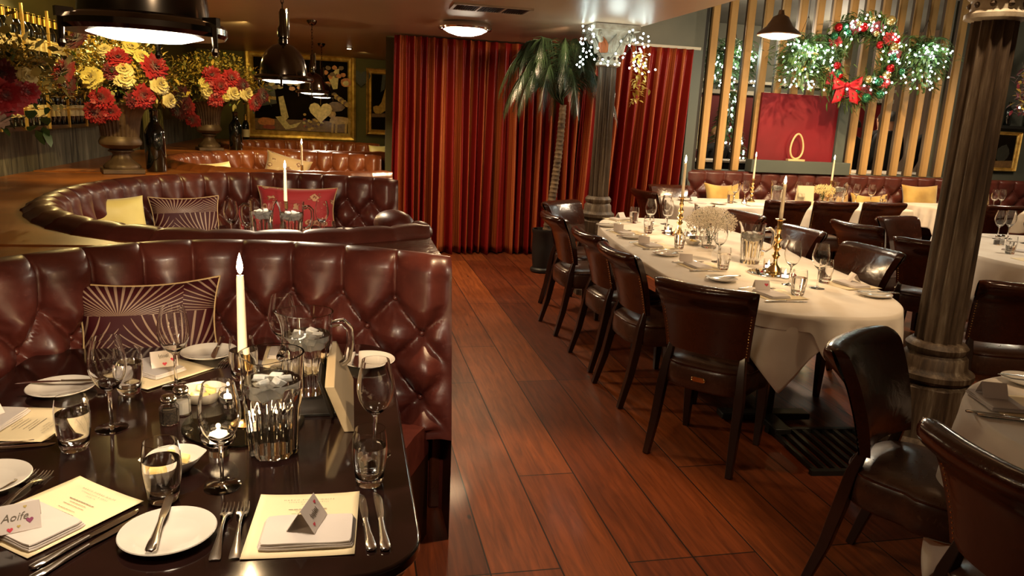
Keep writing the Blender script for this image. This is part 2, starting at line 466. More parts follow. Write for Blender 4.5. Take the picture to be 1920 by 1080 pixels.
# ------------------------------------------------------------------ mesh helpers
class MB:
    def __init__(s):
        s.v = []; s.f = []; s.mi = []; s.uv = None
    def add(s, vs, fs, mi=0, T=None):
        o = len(s.v)
        if T is not None: vs = [tuple(T @ Vector(v)) for v in vs]
        s.v += [tuple(v) for v in vs]
        s.f += [tuple(i + o for i in f) for f in fs]
        s.mi += [mi] * len(fs)
        return s
    def box(s, c, d, rz=0, mi=0, rx=0, ry=0):
        x, y, z = d[0] / 2, d[1] / 2, d[2] / 2
        vs = [(a, b, e) for e in (-z, z) for a, b in ((-x, -y), (x, -y), (x, y), (-x, y))]
        T = Matrix.Translation(c) @ Euler((rx, ry, rz)).to_matrix().to_4x4()
        return s.add(vs, [(3, 2, 1, 0), (4, 5, 6, 7), (0, 1, 5, 4), (1, 2, 6, 5), (2, 3, 7, 6), (3, 0, 4, 7)], mi, T)
    def lathe(s, prof, n=24, c=(0, 0, 0), mi=0, T=None, flute=0, fn=0):
        vs = []; fs = []
        for i, (r, z) in enumerate(prof):
            for k in range(n):
                a = 2 * PI * k / n
                rr = r * (1 - flute * abs(math.sin(a * fn / 2))) if fn else r
                vs.append((c[0] + rr * math.cos(a), c[1] + rr * math.sin(a), c[2] + z))
        m = len(prof)
        for i in range(m - 1):
            for k in range(n):
                k2 = (k + 1) % n
                fs.append((i * n + k, i * n + k2, (i + 1) * n + k2, (i + 1) * n + k))
        if prof[0][0] > 1e-5: fs.append(tuple(reversed(range(n))))
        if prof[-1][0] > 1e-5: fs.append(tuple((m - 1) * n + k for k in range(n)))
        return s.add(vs, fs, mi, T)
    def tube(s, pts, rad, n=8, mi=0, sq=1.0, closed=False):
        pts = [Vector(p) for p in pts]
        if not hasattr(rad, '__len__'): rad = [rad] * len(pts)
        vs = []; fs = []
        t0 = (pts[1] - pts[0]).normalized()
        ref = Vector((0, 0, 1)) if abs(t0.z) < .9 else Vector((1, 0, 0))
        u = t0.cross(ref).normalized()
        m = len(pts)
        for i, p in enumerate(pts):
            if closed: t = (pts[(i + 1) % m] - pts[i - 1]).normalized()
            else: t = (pts[min(i + 1, m - 1)] - pts[max(i - 1, 0)]).normalized()
            u = (u - t * u.dot(t)).normalized()
            w_ = t.cross(u)
            for k in range(n):
                a = 2 * PI * k / n + PI / n
                vs.append(p + (u * math.cos(a) + w_ * math.sin(a) * sq) * rad[i])
        L = m if closed else m - 1
        for i in range(L):
            j = (i + 1) % m
            for k in range(n):
                k2 = (k + 1) % n
                fs.append((i * n + k, i * n + k2, j * n + k2, j * n + k))
        if not closed:
            fs.append(tuple(reversed(range(n))))
            fs.append(tuple((m - 1) * n + k for k in range(n)))
        return s.add(vs, fs, mi)
    def grid(s, fn, nu, nv, cu=False, cv=False, mi=0, uv=None):
        vs = []; fs = []
        for j in range(nv + (0 if cv else 1)):
            for i in range(nu + (0 if cu else 1)):
                vs.append(fn(i / nu, j / nv))
        wd = nu + (0 if cu else 1); hg = nv + (0 if cv else 1)
        for j in range(nv):
            for i in range(nu):
                a = j * wd + i; b = j * wd + (i + 1) % wd
                c = ((j + 1) % hg) * wd + (i + 1) % wd; d = ((j + 1) % hg) * wd + i
                fs.append((a, b, c, d))
        o = len(s.v)
        s.add(vs, fs, mi)
        if uv:
            s.uv = s.uv or {}
            for j in range(hg):
                for i in range(wd): s.uv[o + j * wd + i] = uv(i / nu, j / nv)
        return s
    def prism(s, poly, z0, z1, mi=0):
        n = len(poly)
        vs = [(x, y, z0) for x, y in poly] + [(x, y, z1) for x, y in poly]
        fs = [tuple(reversed(range(n))), tuple(range(n, 2 * n))] + [(i, (i + 1) % n, n + (i + 1) % n, n + i) for i in range(n)]
        return s.add(vs, fs, mi)
    def ball(s, c, r, n=10, mi=0, sz=(1, 1, 1), T=None):
        pr = []
        m = max(4, n // 2)
        vs = []; fs = []
        for j in range(m + 1):
            p = PI * j / m
            for k in range(n):
                a = 2 * PI * k / n
                vs.append((c[0] + r * sz[0] * math.sin(p) * math.cos(a), c[1] + r * sz[1] * math.sin(p) * math.sin(a), c[2] - r * sz[2] * math.cos(p)))
        for j in range(m):
            for k in range(n):
                fs.append((j * n + k, j * n + (k + 1) % n, (j + 1) * n + (k + 1) % n, (j + 1) * n + k))
        return s.add(vs, fs, mi, T)
    def mesh(s, name, mats, smooth=True, angle=40):
        me = bpy.data.meshes.new(name)
        me.from_pydata(s.v, [], s.f)
        if not isinstance(mats, (list, tuple)): mats = [mats]
        for m in mats: me.materials.append(M[m] if isinstance(m, str) else m)
        if len(mats) > 1: me.polygons.foreach_set('material_index', s.mi)
        if s.uv:
            ul = me.uv_layers.new(name='uv')
            li = np.zeros(len(me.loops), dtype=np.int32)
            me.loops.foreach_get('vertex_index', li)
            ul.data.foreach_set('uv', np.array([s.uv.get(int(i), (0, 0)) for i in li], dtype=np.float32).ravel())
        if smooth:
            me.polygons.foreach_set('use_smooth', [True] * len(me.polygons))
            try: me.set_sharp_from_angle(angle=R(angle))
            except Exception: pass
        me.validate()
        me.update()
        return me
    def build(s, name, mats, parent=None, loc=(0, 0, 0), rz=0, smooth=True, angle=40, bevel=0):
        o = bpy.data.objects.new(name, s.mesh(name, mats, smooth, angle))
        C.objects.link(o)
        o.location = loc
        o.rotation_euler = (0, 0, rz)
        if parent: o.parent = parent
        if bevel:
            b = o.modifiers.new('bevel', 'BEVEL')
            b.width = bevel; b.segments = 2; b.limit_method = 'ANGLE'; b.angle_limit = R(40)
        return o

def tag(o, label=None, cat=None, group=None, kind=None):
    if label: o['label'] = label
    if cat: o['category'] = cat
    if group: o['group'] = group
    if kind: o['kind'] = kind
    return o
def empty(name, loc=(0, 0, 0), rz=0, label=None, cat=None, group=None):
    o = bpy.data.objects.new(name, None)
    C.objects.link(o)
    o.empty_display_size = .05
    o.location = loc; o.rotation_euler = (0, 0, rz)
    return tag(o, label, cat, group)
def kids(o): return KID.get(o.name, None) or [c for c in bpy.data.objects if c.parent == o]
KID = {}
def snapshot(o):
    # remember the children of a source thing so that copying stays quick
    ch = [c for c in bpy.data.objects if c.parent == o]
    KID[o.name] = ch
    for c in ch: snapshot(c)
    return o
def dup(src, loc=None, rz=None, label=None, group=None, scale=None, rot=None, parent=None, skip=()):
    c = src.copy()
    C.objects.link(c)
    c.parent = parent
    if loc is not None: c.location = loc
    if rz is not None: c.rotation_euler = (0, 0, rz)
    if rot is not None: c.rotation_euler = rot
    if scale is not None: c.scale = scale if hasattr(scale, '__len__') else (scale,) * 3
    if label: c['label'] = label
    if group: c['group'] = group
    for k in KID.get(src.name, ()):
        if k.name.split('.')[0] in skip: continue
        dup(k, parent=c)
    return c
class Kind:
    """first placing moves the source itself, later ones copy it"""
    def __init__(s, src, cat, nest={}):
        ch = [c for c in bpy.data.objects if c.parent == src]
        for kn, pn in nest.items():
            host = [c for c in ch if c.name.split('.')[0] == pn][-1]
            for c in ch:
                if c.name.split('.')[0] == kn: c.parent = host
        s.src = snapshot(src); s.used = False; src['category'] = cat
    def put(s, loc, rz=0, label=None, group=None, scale=None, rot=None):
        if not s.used:
            s.used = True
            o = s.src
            # keep an untouched twin of the custom values
            o.location = loc
            o.rotation_euler = rot if rot is not None else (0, 0, rz)
            if scale: o.scale = (scale,) * 3 if not hasattr(scale, '__len__') else scale
            if label: o['label'] = label
            if group: o['group'] = group
            return o
        o = dup(s.src, loc, rz, label, group, scale or 1.0, rot)
        if not group and 'group' in o: del o['group']
        return o
def struct(o, kind='structure'):
    o['kind'] = kind
    return o
def sm(x): x = max(0, min(1, x)); return x * x * (3 - 2 * x)
# ------------------------------------------------------------------ room shell
ZC = 2.36      # low ceiling
ZH = 3.3       # tall part
b = MB(); b.add([(-2.3, -2.2, 0), (9.6, -2.2, 0), (9.6, 12.9, 0), (-2.3, 12.9, 0)], [(0, 1, 2, 3)])
struct(b.build('floor', 'floor'))
b = MB()
b.box((.07, 5.3, ZC + .06), (4.74, 15.2, .12))
b.box((2.41, 4.3, ZC + .45), (.06, 13.2, .9))
struct(b.build('ceiling', 'ceiling', smooth=False))
b = MB(); b.box((6.0, 5.3, ZH + .03), (7.2, 15.2, .06))
o = struct(b.build('ceiling', 'ceiling_hi', smooth=False))
b = MB(); b.box((-2.34, 5.3, .5), (.08, 15.2, 1.0)); struct(b.build('wall_left', 'olive_wall', smooth=False))
b = MB(); b.box((-2.335, 5.3, 1.16), (.07, 15.2, .32)); struct(b.build('wall_left', 'drapery', smooth=False))
b = MB(); b.box((-2.34, 5.3, 1.85), (.08, 15.2, 1.06)); struct(b.build('wall_left', 'olive_wall', smooth=False))
b = MB(); b.box((.4, 12.84, 1.2), (5.5, .08, 2.4)); struct(b.build('wall_back', 'olive_wall', smooth=False))
# wall behind the curtain, with the beam above it
b = MB(); b.box((3.2, 8.75, 1.25), (1.75, .1, 2.5)); b.box((3.22, 8.62, 2.86), (1.62, .36, .88))
struct(b.build('wall_back', 'grey_wall', smooth=False))
b = MB(); b.box((2.2, 8.75, 1.2), (.5, .1, 2.4)); b.box((1.2, 8.75, 1.2), (1.6, .1, 2.4))
struct(b.build('wall_back', 'olive_wall', smooth=False))
b = MB(); b.box((3.24, 8.43, 2.43), (1.5, .03, .03)); struct(b.build('trim_1', 'cream_trim', smooth=False))
# post between curtain and slats
b = MB(); b.box((3.97, 8.52, 1.65), (.12, .16, 3.3)); struct(b.build('trim_2', 'teal_trim', smooth=False))
b = MB(); b.box((4.07, 8.56, 1.65), (.06, .1, 3.3)); struct(b.build('trim_3', 'black_trim', smooth=False))
# wall on the right of the slat screen
b = MB(); b.box((8.9, 8.95, 1.65), (2.3, .1, 3.3)); struct(b.build('wall_right', 'grey_wall', smooth=False))
b = MB(); b.box((9.6, 4, 1.65), (.1, 10, 3.3)); struct(b.build('wall_right', 'grey_wall', smooth=False))
# room seen through the slats
b = MB(); b.box((6.6, 12.55, 1.05), (6.4, .1, 2.1)); struct(b.build('wall_far', 'red_wall', smooth=False))
b = MB(); b.box((6.6, 12.56, 2.75), (6.4, .1, 1.3)); struct(b.build('wall_far', 'grey_wall', smooth=False))
b = MB(); b.box((6.6, 12.46, 2.16), (6.4, .12, .07)); b.box((6.6, 12.44, 2.34), (6.4, .14, .05)); struct(b.build('trim_4', 'cream_trim', smooth=False))
b = MB(); b.box((3.05, 10.7, 1.6), (.1, 3.8, 3.2)); struct(b.build('wall_far', 'grey_wall', smooth=False))
# dado below the slats, carrying the banquette
b = MB(); b.box((6.0, 8.68, .52), (4.1, .22, 1.04)); struct(b.build('wall_screen', 'teal_trim', smooth=False))

# ------------------------------------------------------------------ slat screen
ORD = ('first', 'second', 'third', 'fourth', 'fifth', 'sixth', 'seventh', 'eighth', 'ninth', 'tenth', 'eleventh', 'twelfth', 'thirteenth', 'fourteenth', 'fifteenth', 'sixteenth', 'seventeenth', 'eighteenth', 'nineteenth', 'twentieth',
       'twenty-first', 'twenty-second', 'twenty-third', 'twenty-fourth', 'twenty-fifth', 'twenty-sixth', 'twenty-seventh')
for k in range(17):
    x = 4.21 + .226 * k
    if x > 7.95: break
    lab = ORD[k] + ' pale timber upright from the left in the slat screen'
    t = empty('screen_slat', (x, 8.62, 1.04), 0, lab, 'slat', 'uprights of the timber slat screen')
    MB().box((0, -.05, 1.13), (.088, .05, 2.26)).build('face', 'pine', t, bevel=.006)
    MB().box((0.006, .006, 1.13), (.070, .062, 2.26)).build('web', 'slat_edge', t, smooth=False)
t = empty('wall_niche', (5.42, 8.52, 1.04), 0, 'crimson framed panel with a grey shelf set into the slat screen', 'panel')
MB().box((0, 0, .55), (1.06, .04, .80)).build('panel', 'red_panel', t, smooth=False)
MB().box((.05, -.05, .075), (1.36, .16, .15)).build('shelf', 'teal_trim', t, smooth=False, bevel=.004)
MB().box((.60, 0, .55), (.13, .10, .82)).build('upright', 'teal_trim', t, smooth=False)
t = empty('egg_sculpture', (5.39, 8.42, 1.19), 0, 'small brass egg-shaped ring standing before the crimson panel', 'ornament')
MB().box((0, 0, .012), (.23, .06, .024)).build('base', 'pale_brass', t, bevel=.003)
MB().tube([(.085 * math.cos(a) * (1 - .22 * math.sin(a)), 0, .024 + .155 + .15 * math.sin(a)) for a in [2 * PI * i / 32 for i in range(32)]], .012, 8, closed=True).build('ring', 'pale_brass', t)

# ------------------------------------------------------------------ booths
AR = 1.35
def booth(cx, cyy, al, bb, leather_, label, s=.2, row=.115, top=1.05, nu=480, nv=52, vis=(0, 1), ztuft=.17):
    root = empty('booth_sofa', (cx, cyy, 0), 0, label, 'sofa')
    # arc-length table along the ellipse
    th0, th1 = R(53), R(307)
    N = 1200
    P = []; L = [0]
    for i in range(N + 1):
        t = th0 + (th1 - th0) * i / N
        a = AR if math.cos(t) > 0 else al
        P.append((a * math.cos(t), bb * math.sin(t), t, a))
        if i: L.append(L[-1] + math.hypot(P[i][0] - P[i - 1][0], P[i][1] - P[i - 1][1]))
    TL = L[-1]
    Larr = np.array(L)
    def at(l, k=1.0):
        i = int(np.searchsorted(Larr, l)); i = max(1, min(N, i))
        f = (l - L[i - 1]) / (L[i] - L[i - 1]); f = max(0, min(1, f))
        x = P[i - 1][0] * (1 - f) + P[i][0] * f; y = P[i - 1][1] * (1 - f) + P[i][1] * f
        a = P[i][3]
        nx, ny = -x / a ** 2, -y / bb ** 2
        if x > 0: nx *= max(0, 1 - k * (x / .81) ** 2)
        q = math.hypot(nx, ny)
        return x, y, nx / q, ny / q
    zt = top - ztuft              # height of the top button row
    prof = []                      # (inset, z, puff weight)
    for i in range(nv + 1):
        v = i / nv
        if v < .72:
            q = v / .72
            prof.append((.235 - .12 * q, .40 + (top - .47) * q, 1))
        else:
            q = (v - .72) / .28 * PI
            prof.append((.062 + .055 * math.cos(q) - (.02 if q > PI * .8 else 0), top - .07 + .07 * math.sin(q) * 1.0, max(.25, 1 - q / PI)))
    g = MB()
    ncol = round(TL / s)
    ss = TL / ncol
    for_l = [i * TL / nu for i in range(nu + 1)]
    base = [at(l) for l in for_l]
    def fn(u, v):
        i = round(u * nu); j = round(v * nv)
        x, y, nx, ny = base[i]
        ins, z, wgt = prof[j]
        l = for_l[i]
        p = l / ss
        q = (zt - z) / row
        if q >= 0 and j < nv * .8:
            A = (p + q) / 1.0 ; B = (p - q) / 1.0
            # buttons where p, q are both whole or both half: fold lines at A, B whole
            A = (p * 1.0 + q * .5); B = (p * 1.0 - q * .5)
            sa, sb = abs(math.sin(PI * A)), abs(math.sin(PI * B))
            puff = (sa ** .62) * (sb ** .62) * 1.05
            d2 = (sa * sa + sb * sb)
            puff -= .35 * math.exp(-d2 * 14)
            p0, q0 = (round(A) + round(B)) / 2, round(A) - round(B)
            dx_, dz_ = (p - p0) * ss, (q - q0) * row
            rr_ = math.hypot(dx_, dz_) / .045
            puff += .16 * math.cos(9 * math.atan2(dz_, dx_) + 3 * math.sin(5 * p0 + 3 * q0)) * rr_ * math.exp(-rr_ * rr_)
        else:
            sa = abs(math.sin(PI * p))
            k = sm(-q * row / .10)
            puff = sa ** (.5 - .2 * k)
            puff = puff * (1 - .1 * k) - .35 * math.exp(-(2 * sa * sa + (q * row / .03) ** 2) * 3) + .1 * k
        e = min(l, TL - l)
        fade = sm(e / .09)
        amp = .072 * wgt * (fade if e < .09 else 1)
        if z < .44: amp *= .5
        # soft secondary wrinkles
        dd = puff * amp + .0012 * math.sin(9 * p + 5 * q) * math.sin(3 * p) * wgt
        ins += dd
        return (x + nx * ins, y + ny * ins, z + (dd * .25 if j > nv * .72 else 0))
    g.grid(fn, nu, nv)
    # outer skin down to the floor
    g.grid(lambda u, v: (base[round(u * nu)][0] + base[round(u * nu)][2] * (.012), base[round(u * nu)][1] + base[round(u * nu)][3] * .012, (top - .06) * (1 - v)), nu, 2)
    # end caps
    for i in (0, nu):
        x, y, nx, ny = base[i]
        ring = [(x + nx * a, y + ny * a, z) for a, z, _ in prof]
        cap = [(x + nx * .012, y + ny * .012, 0)] + [(x + nx * .235, y + ny * .235, 0)] + ring
        g.add(cap, [tuple(range(len(cap)))])
    g.build('backrest', leather_, root, angle=180)
    # buttons
    pr = MB(); pr.ball((0, 0, 0), .011, 10, sz=(1, 1, 1))
    bm_ = pr.mesh('button', leather_)
    cnt = 0
    for r_ in range(4):
        z = zt - r_ * row
        k = 0
        while True:
            l = (k + (.5 if r_ % 2 else 0)) * ss
            k += 1
            if l > TL - .05: break
            if l < .05: continue
            f = l / TL
            if not (vis[0] <= f <= vis[1]): continue
            if cnt >= 96: break
            # find inset of the face there
            ins = .235 - .12 * (z - .40) / (top - .47)
            x, y, nx, ny = at(l)
            o = bpy.data.objects.new('button', bm_); C.objects.link(o); o.parent = root
            o.location = (x + nx * (ins - .008), y + ny * (ins - .008), z)
            cnt += 1
    # seat ring
    sp = [(.20, .33), (.20, .44), (.24, .455), (.36, .47), (.52, .465), (.60, .45), (.635, .42), (.64, .37), (.625, .335), (.6, .33)]
    g = MB(); nn = 160
    bs = [at(TL * i / nn, .5) for i in range(nn + 1)]
    g.grid(lambda u, v: (bs[round(u * nn)][0] + bs[round(u * nn)][2] * sp[round(v * (len(sp) - 1))][0], bs[round(u * nn)][1] + bs[round(u * nn)][3] * sp[round(v * (len(sp) - 1))][0], sp[round(v * (len(sp) - 1))][1]), nn, len(sp) - 1)
    for i in (0, nn):
        g.add([(bs[i][0] + bs[i][2] * a, bs[i][1] + bs[i][3] * a, z) for a, z in sp], [tuple(range(len(sp)))])
    g.build('seat', leather_, root, angle=60)
    g = MB()
    for a, z in ((.60, 1),):
        g.grid(lambda u, v: (bs[round(u * nn)][0] + bs[round(u * nn)][2] * .605, bs[round(u * nn)][1] + bs[round(u * nn)][3] * .605, .335 * v), nn, 1)
    for i in (0, nn):
        g.add([(bs[i][0] + bs[i][2] * a, bs[i][1] + bs[i][3] * a, z) for a, z in ((.2, 0), (.605, 0), (.605, .335), (.2, .335))], [(0, 1, 2, 3)])
    g.build('plinth', 'dark_wood', root, smooth=False)
    return root, at, TL
BX = -.45
booth(BX, 1.52, 1.0, 1.53, 'oxblood', 'oxblood buttoned leather booth sofa curving round the nearest table', nu=760, nv=72, vis=(0, .55), s=.205, row=.115)
booth(BX, 4.62, 1.2, 1.53, 'oxblood', 'deep curved booth sofa in buttoned leather holding the red floral cushion', nu=640, nv=44, vis=(0, .6))
booth(BX, 7.74, 1.3, 1.53, 'tan', 'tan buttoned booth sofa beyond the second booth, gold cushion in it', nu=520, nv=34, vis=(0, .5))
booth(BX + .1, 10.86, 1.4, 1.53, 'tan', 'farthest tan buttoned booth sofa below the large gilt-framed painting', nu=520, nv=30, vis=(0, .5))

# ledge between and behind the booths
def ledge():
    zt, zb = 1.005, .96
    g = MB()
    for cx, cyy, al in ((BX, 1.52, 1.0), (BX, 4.62, 1.2), (BX, 7.74, 1.3), (BX + .1, 10.86, 1.4)):
        N = 120
        Y0, Y1 = cyy - 1.55, cyy + 1.55
        if cyy > 10: Y1 = 12.8
        inner = []; outer = []
        for i in range(N + 1):
            t = R(53) + R(254) * i / N
            a = AR if math.cos(t) > 0 else al
            x, y = a * math.cos(t), 1.53 * math.sin(t)
            inner.append((cx + x * .985, cyy + y * .985, zt))
            ks = []
            if x > 0: ks.append((.36 - cx) / x)
            if x < 0: ks.append((-2.3 - cx) / x)
            if y > 0: ks.append((Y1 - cyy) / y)
            if y < 0: ks.append((Y0 - cyy) / y)
            k = max(1.0, min(ks))
            outer.append((cx + x * k, cyy + y * k, zt))
        # corner points keep the rectangle square
        vs = inner + outer
        for i in range(N):
            g.add([vs[i], vs[i + 1], vs[N + 2 + i], vs[N + 1 + i]], [(0, 1, 2, 3)], 1 if (vs[i][0] > -.62 and vs[N + 1 + i][0] > -.9) else 0)
    # far corner fillers
    for cyy in (1.52, 4.62, 7.74, 10.86):
        pass
    root = empty('booth_ledge', (0, 0, 0), 0, 'brown varnished ledge running behind and between the booth sofas', 'ledge')
    g.build('ledge_top', ['ledge', 'choc'], root, angle=30)
    for cyy in (1.52, 4.62, 7.74):
        b = MB(); b.box((.335, cyy + 1.55, .50), (.05, .66, 1.0))
        b.build('end_panel', 'choc', root, bevel=.01)
    # raised seam strips across the top
    for y in (3.07, 6.17, 9.29):
        MB().box((-1.6, y, 1.008), (1.35, .012, .006)).build('seam', 'ledge', root, smooth=False)
ledge()
# rolled arm ends of the nearest dividing back
def arm_rolls(sofa, pts):
    for x, y, z, rx_, ry_, rz_, a in pts:
        g = MB(); g.ball((0, 0, 0), 1, 24, sz=(rx_, ry_, rz_))
        o = g.build('arm_roll', 'oxblood', sofa, loc=(x, y, z), rz=a)
arm_rolls(bpy.data.objects['booth_sofa.001'], ((.66, -1.02, 1.03, .085, .13, .070, .5), (.77, -1.10, 1.01, .065, .08, .05, .3)))
# ------------------------------------------------------------------ dining chair (front faces +Y)
def chair_proto():
    t = empty('dining_chair')
    def seatf(u, v):
        a = 2 * PI * u
        e = 3.4
        ca, sa = math.cos(a), math.sin(a)
        r = (abs(ca) ** e + abs(sa) ** e) ** (-1 / e)
        pr = [(0, .352), (.94, .352), (1.0, .365), (1.012, .40), (1.0, .445), (.975, .468), (.90, .482), (.6, .494), (.3, .498), (0, .5)]
        q, z = pr[round(v * 9)]
        w_ = .235 if sa > 0 else .215
        return (q * r * ca * w_, .01 + q * r * sa * .225, z)
    g = MB(); g.grid(seatf, 44, 9, cu=True); g.build('seat', 'seat_leather', t, angle=50)
    # piping round the seat edge
    pts = []
    for i in range(44):
        a = 2 * PI * i / 44; e = 3.4
        r = (abs(math.cos(a)) ** e + abs(math.sin(a)) ** e) ** (-1 / e)
        pts.append((r * math.cos(a) * (.235 if math.sin(a) > 0 else .215) * .985, .01 + r * math.sin(a) * .225 * .985, .466))
    MB().tube(pts, .0045, 6, closed=True).build('piping', 'choc', t)
    # backrest: closed wrap of front, rolled top and rear
    T = []
    m = 44
    def back(u, v):
        x = 2 * u - 1
        ax = abs(x)
        k = v * m
        # profile (depth d from the rear face, z)
        if k <= 20:   # front face going up
            q = k / 20
            z = .53 + .305 * q; d = .048 + .024 * math.sin(PI * q) * (1 - ax ** 3) + .008 * q
        elif k <= 30:  # rolled top
            q = (k - 20) / 10 * PI
            z = .835 + .042 * math.sin(q); d = .008 + .048 * math.cos(q)
            d = d if q < PI / 2 else d * 1.0
        else:         # rear down
            q = (k - 30) / 14
            z = .835 - .305 * q; d = -.040 + .052 * sm(q * 3.5) - .0
            d = min(d, .012)
        f = (z - .51) / .37
        edge = 1 - ax ** 10
        if k > 28 or k < 1: pass
        w_ = .200 + .045 * f ** 1.5
        lean = -.20 - .065 * f - .055 * f * f
        wrap = .045 * ax ** 2.2
        dd = .006 + (d - .006) * (1 if ax < .93 else math.sqrt(max(0, 1 - ((ax - .93) / .07) ** 2)) * .85 + .15)
        zz = z - .012 * ax ** 8 * sm((f - .6) * 3) + .006 * ax ** 2 * sm((f - .5) * 2)
        return (x * w_, lean + dd + wrap, zz)
    g = MB(); g.grid(back, 28, m)
    g.build('backrest', 'choc', t, angle=70)
    g = MB()
    g.add([back(i / 28, 0) for i in range(29)] + [back(i / 28, 1) for i in range(29)], [tuple(list(range(29)) + list(range(57, 28, -1)))])
    # nail studs along both rear edges
    for sx in (-1, 1):
        b = MB()
        for i in range(17):
            z = .55 + .25 * i / 17
            f = (z - .51) / .37
            w_ = .200 + .045 * f ** 1.5
            lean = -.20 - .065 * f - .055 * f * f + .045 * .93
            b.ball((sx * (w_ * .93), lean + .0095, z), .0042, 6)
        b.build('nail_studs', 'brass', t)
    # legs
    for sx in (-1, 1):
        MB().tube([(sx * .19, .20, .36), (sx * .19, .20, .2), (sx * .188, .198, 0)], [.033, .030, .021], 4).build('leg', 'dark_wood', t, smooth=False, bevel=.003)
        MB().tube([(sx * .170, -.138, .57), (sx * .180, -.168, .46), (sx * .19, -.185, .34), (sx * .195, -.215, .18), (sx * .205, -.265, 0)], [.016, .026, .030, .027, .021], 4).build('leg', 'dark_wood', t, bevel=.003, angle=60)
    return t
chair = Kind(chair_proto(), 'chair', {'piping': 'seat', 'nail_studs': 'backrest'})
def place_chair(x, y, ang, label, group, back_at=True):
    # x, y: middle of the top of the back; ang: heading the sitter faces, degrees
    a = R(ang)
    dx, dy = math.cos(a), math.sin(a)
    o = chair.put((x + dx * .30, y + dy * .30, 0), a - PI / 2, label, group)
    return o
G2 = 'leather dining chairs round the long middle table'
cA = place_chair(1.52, 2.96, 43, 'brown leather chair seen from behind at the near left corner of the long table', G2)
b = MB(); b.box((0, 0, 0), (.05, .008, .022)); b.ball((-.025, 0, 0), .011, 8, sz=(1, .4, 1)); b.ball((.025, 0, 0), .011, 8, sz=(1, .4, 1))
b.build('brass_tag', 'brass', cA, loc=(0.0, -.222, .415), bevel=.001)
place_chair(1.43, 3.90, 2, 'leather chair at the left side of the long table, next behind the nearest one', G2)
place_chair(1.45, 4.50, 2, 'third leather chair back along the left side of the long table', G2)
place_chair(1.44, 5.30, 2, 'leftmost leather chair of the long table, facing the fluted iron column', G2)
place_chair(1.76, 6.22, -55, 'glossy leather chair at the far left corner of the long table beside the palm', G2)
place_chair(3.26, 5.66, 188, 'black-looking leather chair behind the baby\'s breath vase', G2)
place_chair(3.24, 4.82, 188, 'shiny brown leather chair behind the near brass candlestick', G2)
place_chair(3.22, 4.02, 188, 'shiny brown leather chair pulled up at the right side, near the cream menu', G2)
place_chair(3.31, 2.98, 72, 'brown leather chair standing just right of the big peeling column', G2)
place_chair(1.72, 2.20, -58, 'glossy studded leather chair turned towards the near right tablecloth', 'leather chairs at the near right table')
place_chair(1.40, 1.26, 4, 'leather chair cut off by the lower right corner of the view', 'leather chairs at the near right table')
G4 = 'leather chairs round the table behind the column'
place_chair(3.84, 4.28, 40, 'leather chair back half hidden by the left edge of the big column', G4)
place_chair(3.86, 5.12, 15, 'small-looking chair with rounded shiny top in the gap between tables', G4)
place_chair(4.62, 5.62, -78, 'olive-sheened leather chair facing the camera in front of the cloth-covered back tables', G4)
G3 = 'dark chairs drawn up to the banquette tables'
place_chair(4.28, 6.68, 85, 'leftmost dark chair with its back to us at the banquette tables', G3)
place_chair(4.84, 6.70, 85, 'second dark chair from the left with its back to us at the banquette tables', G3)
place_chair(5.44, 6.74, 85, 'third dark chair from the left with its back to us at the banquette tables', G3)
place_chair(6.92, 6.75, 85, 'dark chair just right of the big column at the banquette tables', G3)
place_chair(3.62, 8.18, -92, 'shiny brown chair standing against the right curtain', G3)
place_chair(3.00, 7.42, 10, 'chair at the left end of the banquette tables, side-on in the dark', G3)

# ------------------------------------------------------------------ tables
def rounded(cx, cy_, hx, hy, r, n=8):
    pts = []
    for sx, sy, a0 in ((1, -1, -90), (1, 1, 0), (-1, 1, 90), (-1, -1, 180)):
        for i in range(n + 1):
            a = R(a0 + 90 * i / n)
            pts.append((cx + sx * (hx - r) + r * math.cos(a), cy_ + sy * (hy - r) + r * math.sin(a)))
    return pts
# table in the nearest booth: lacquered top with rounded corners
t = empty('dining_table', (-.43, 1.90, 0), 0, 'dark lacquered table in the nearest booth, laid for dinner', 'table')
b = MB(); b.prism(rounded(0, 0, .566, .695, .13), .722, .75); b.build('tabletop', 'table_top', t, bevel=.006, angle=30)
b = MB(); b.lathe([(.05, .05), (.045, .1), (.045, .65), (.12, .70), (.12, .72)], 20); b.build('pedestal', 'iron_base', t)
b = MB(); b.lathe([(.30, 0), (.30, .02), (.06, .05)], 28); b.build('foot_plate', 'iron_base', t)
for cyy, lab in ((4.62, 'table in the second booth, crowded with jugs and glasses'), (7.74, 'small table in the third booth below the lit candle')):
    t = empty('dining_table', (-.33, cyy + .1, 0), 0, 'dark lacquered ' + lab, 'table')
    b = MB(); b.prism(rounded(0, 0, .55, .65, .13), .722, .75); b.build('tabletop', 'table_top', t, bevel=.006, angle=30)
    b = MB(); b.lathe([(.05, .05), (.045, .1), (.045, .65), (.12, .70), (.12, .72)], 16); b.build('pedestal', 'iron_base', t)
    b = MB(); b.lathe([(.30, 0), (.30, .02), (.06, .05)], 24); b.build('foot_plate', 'iron_base', t)

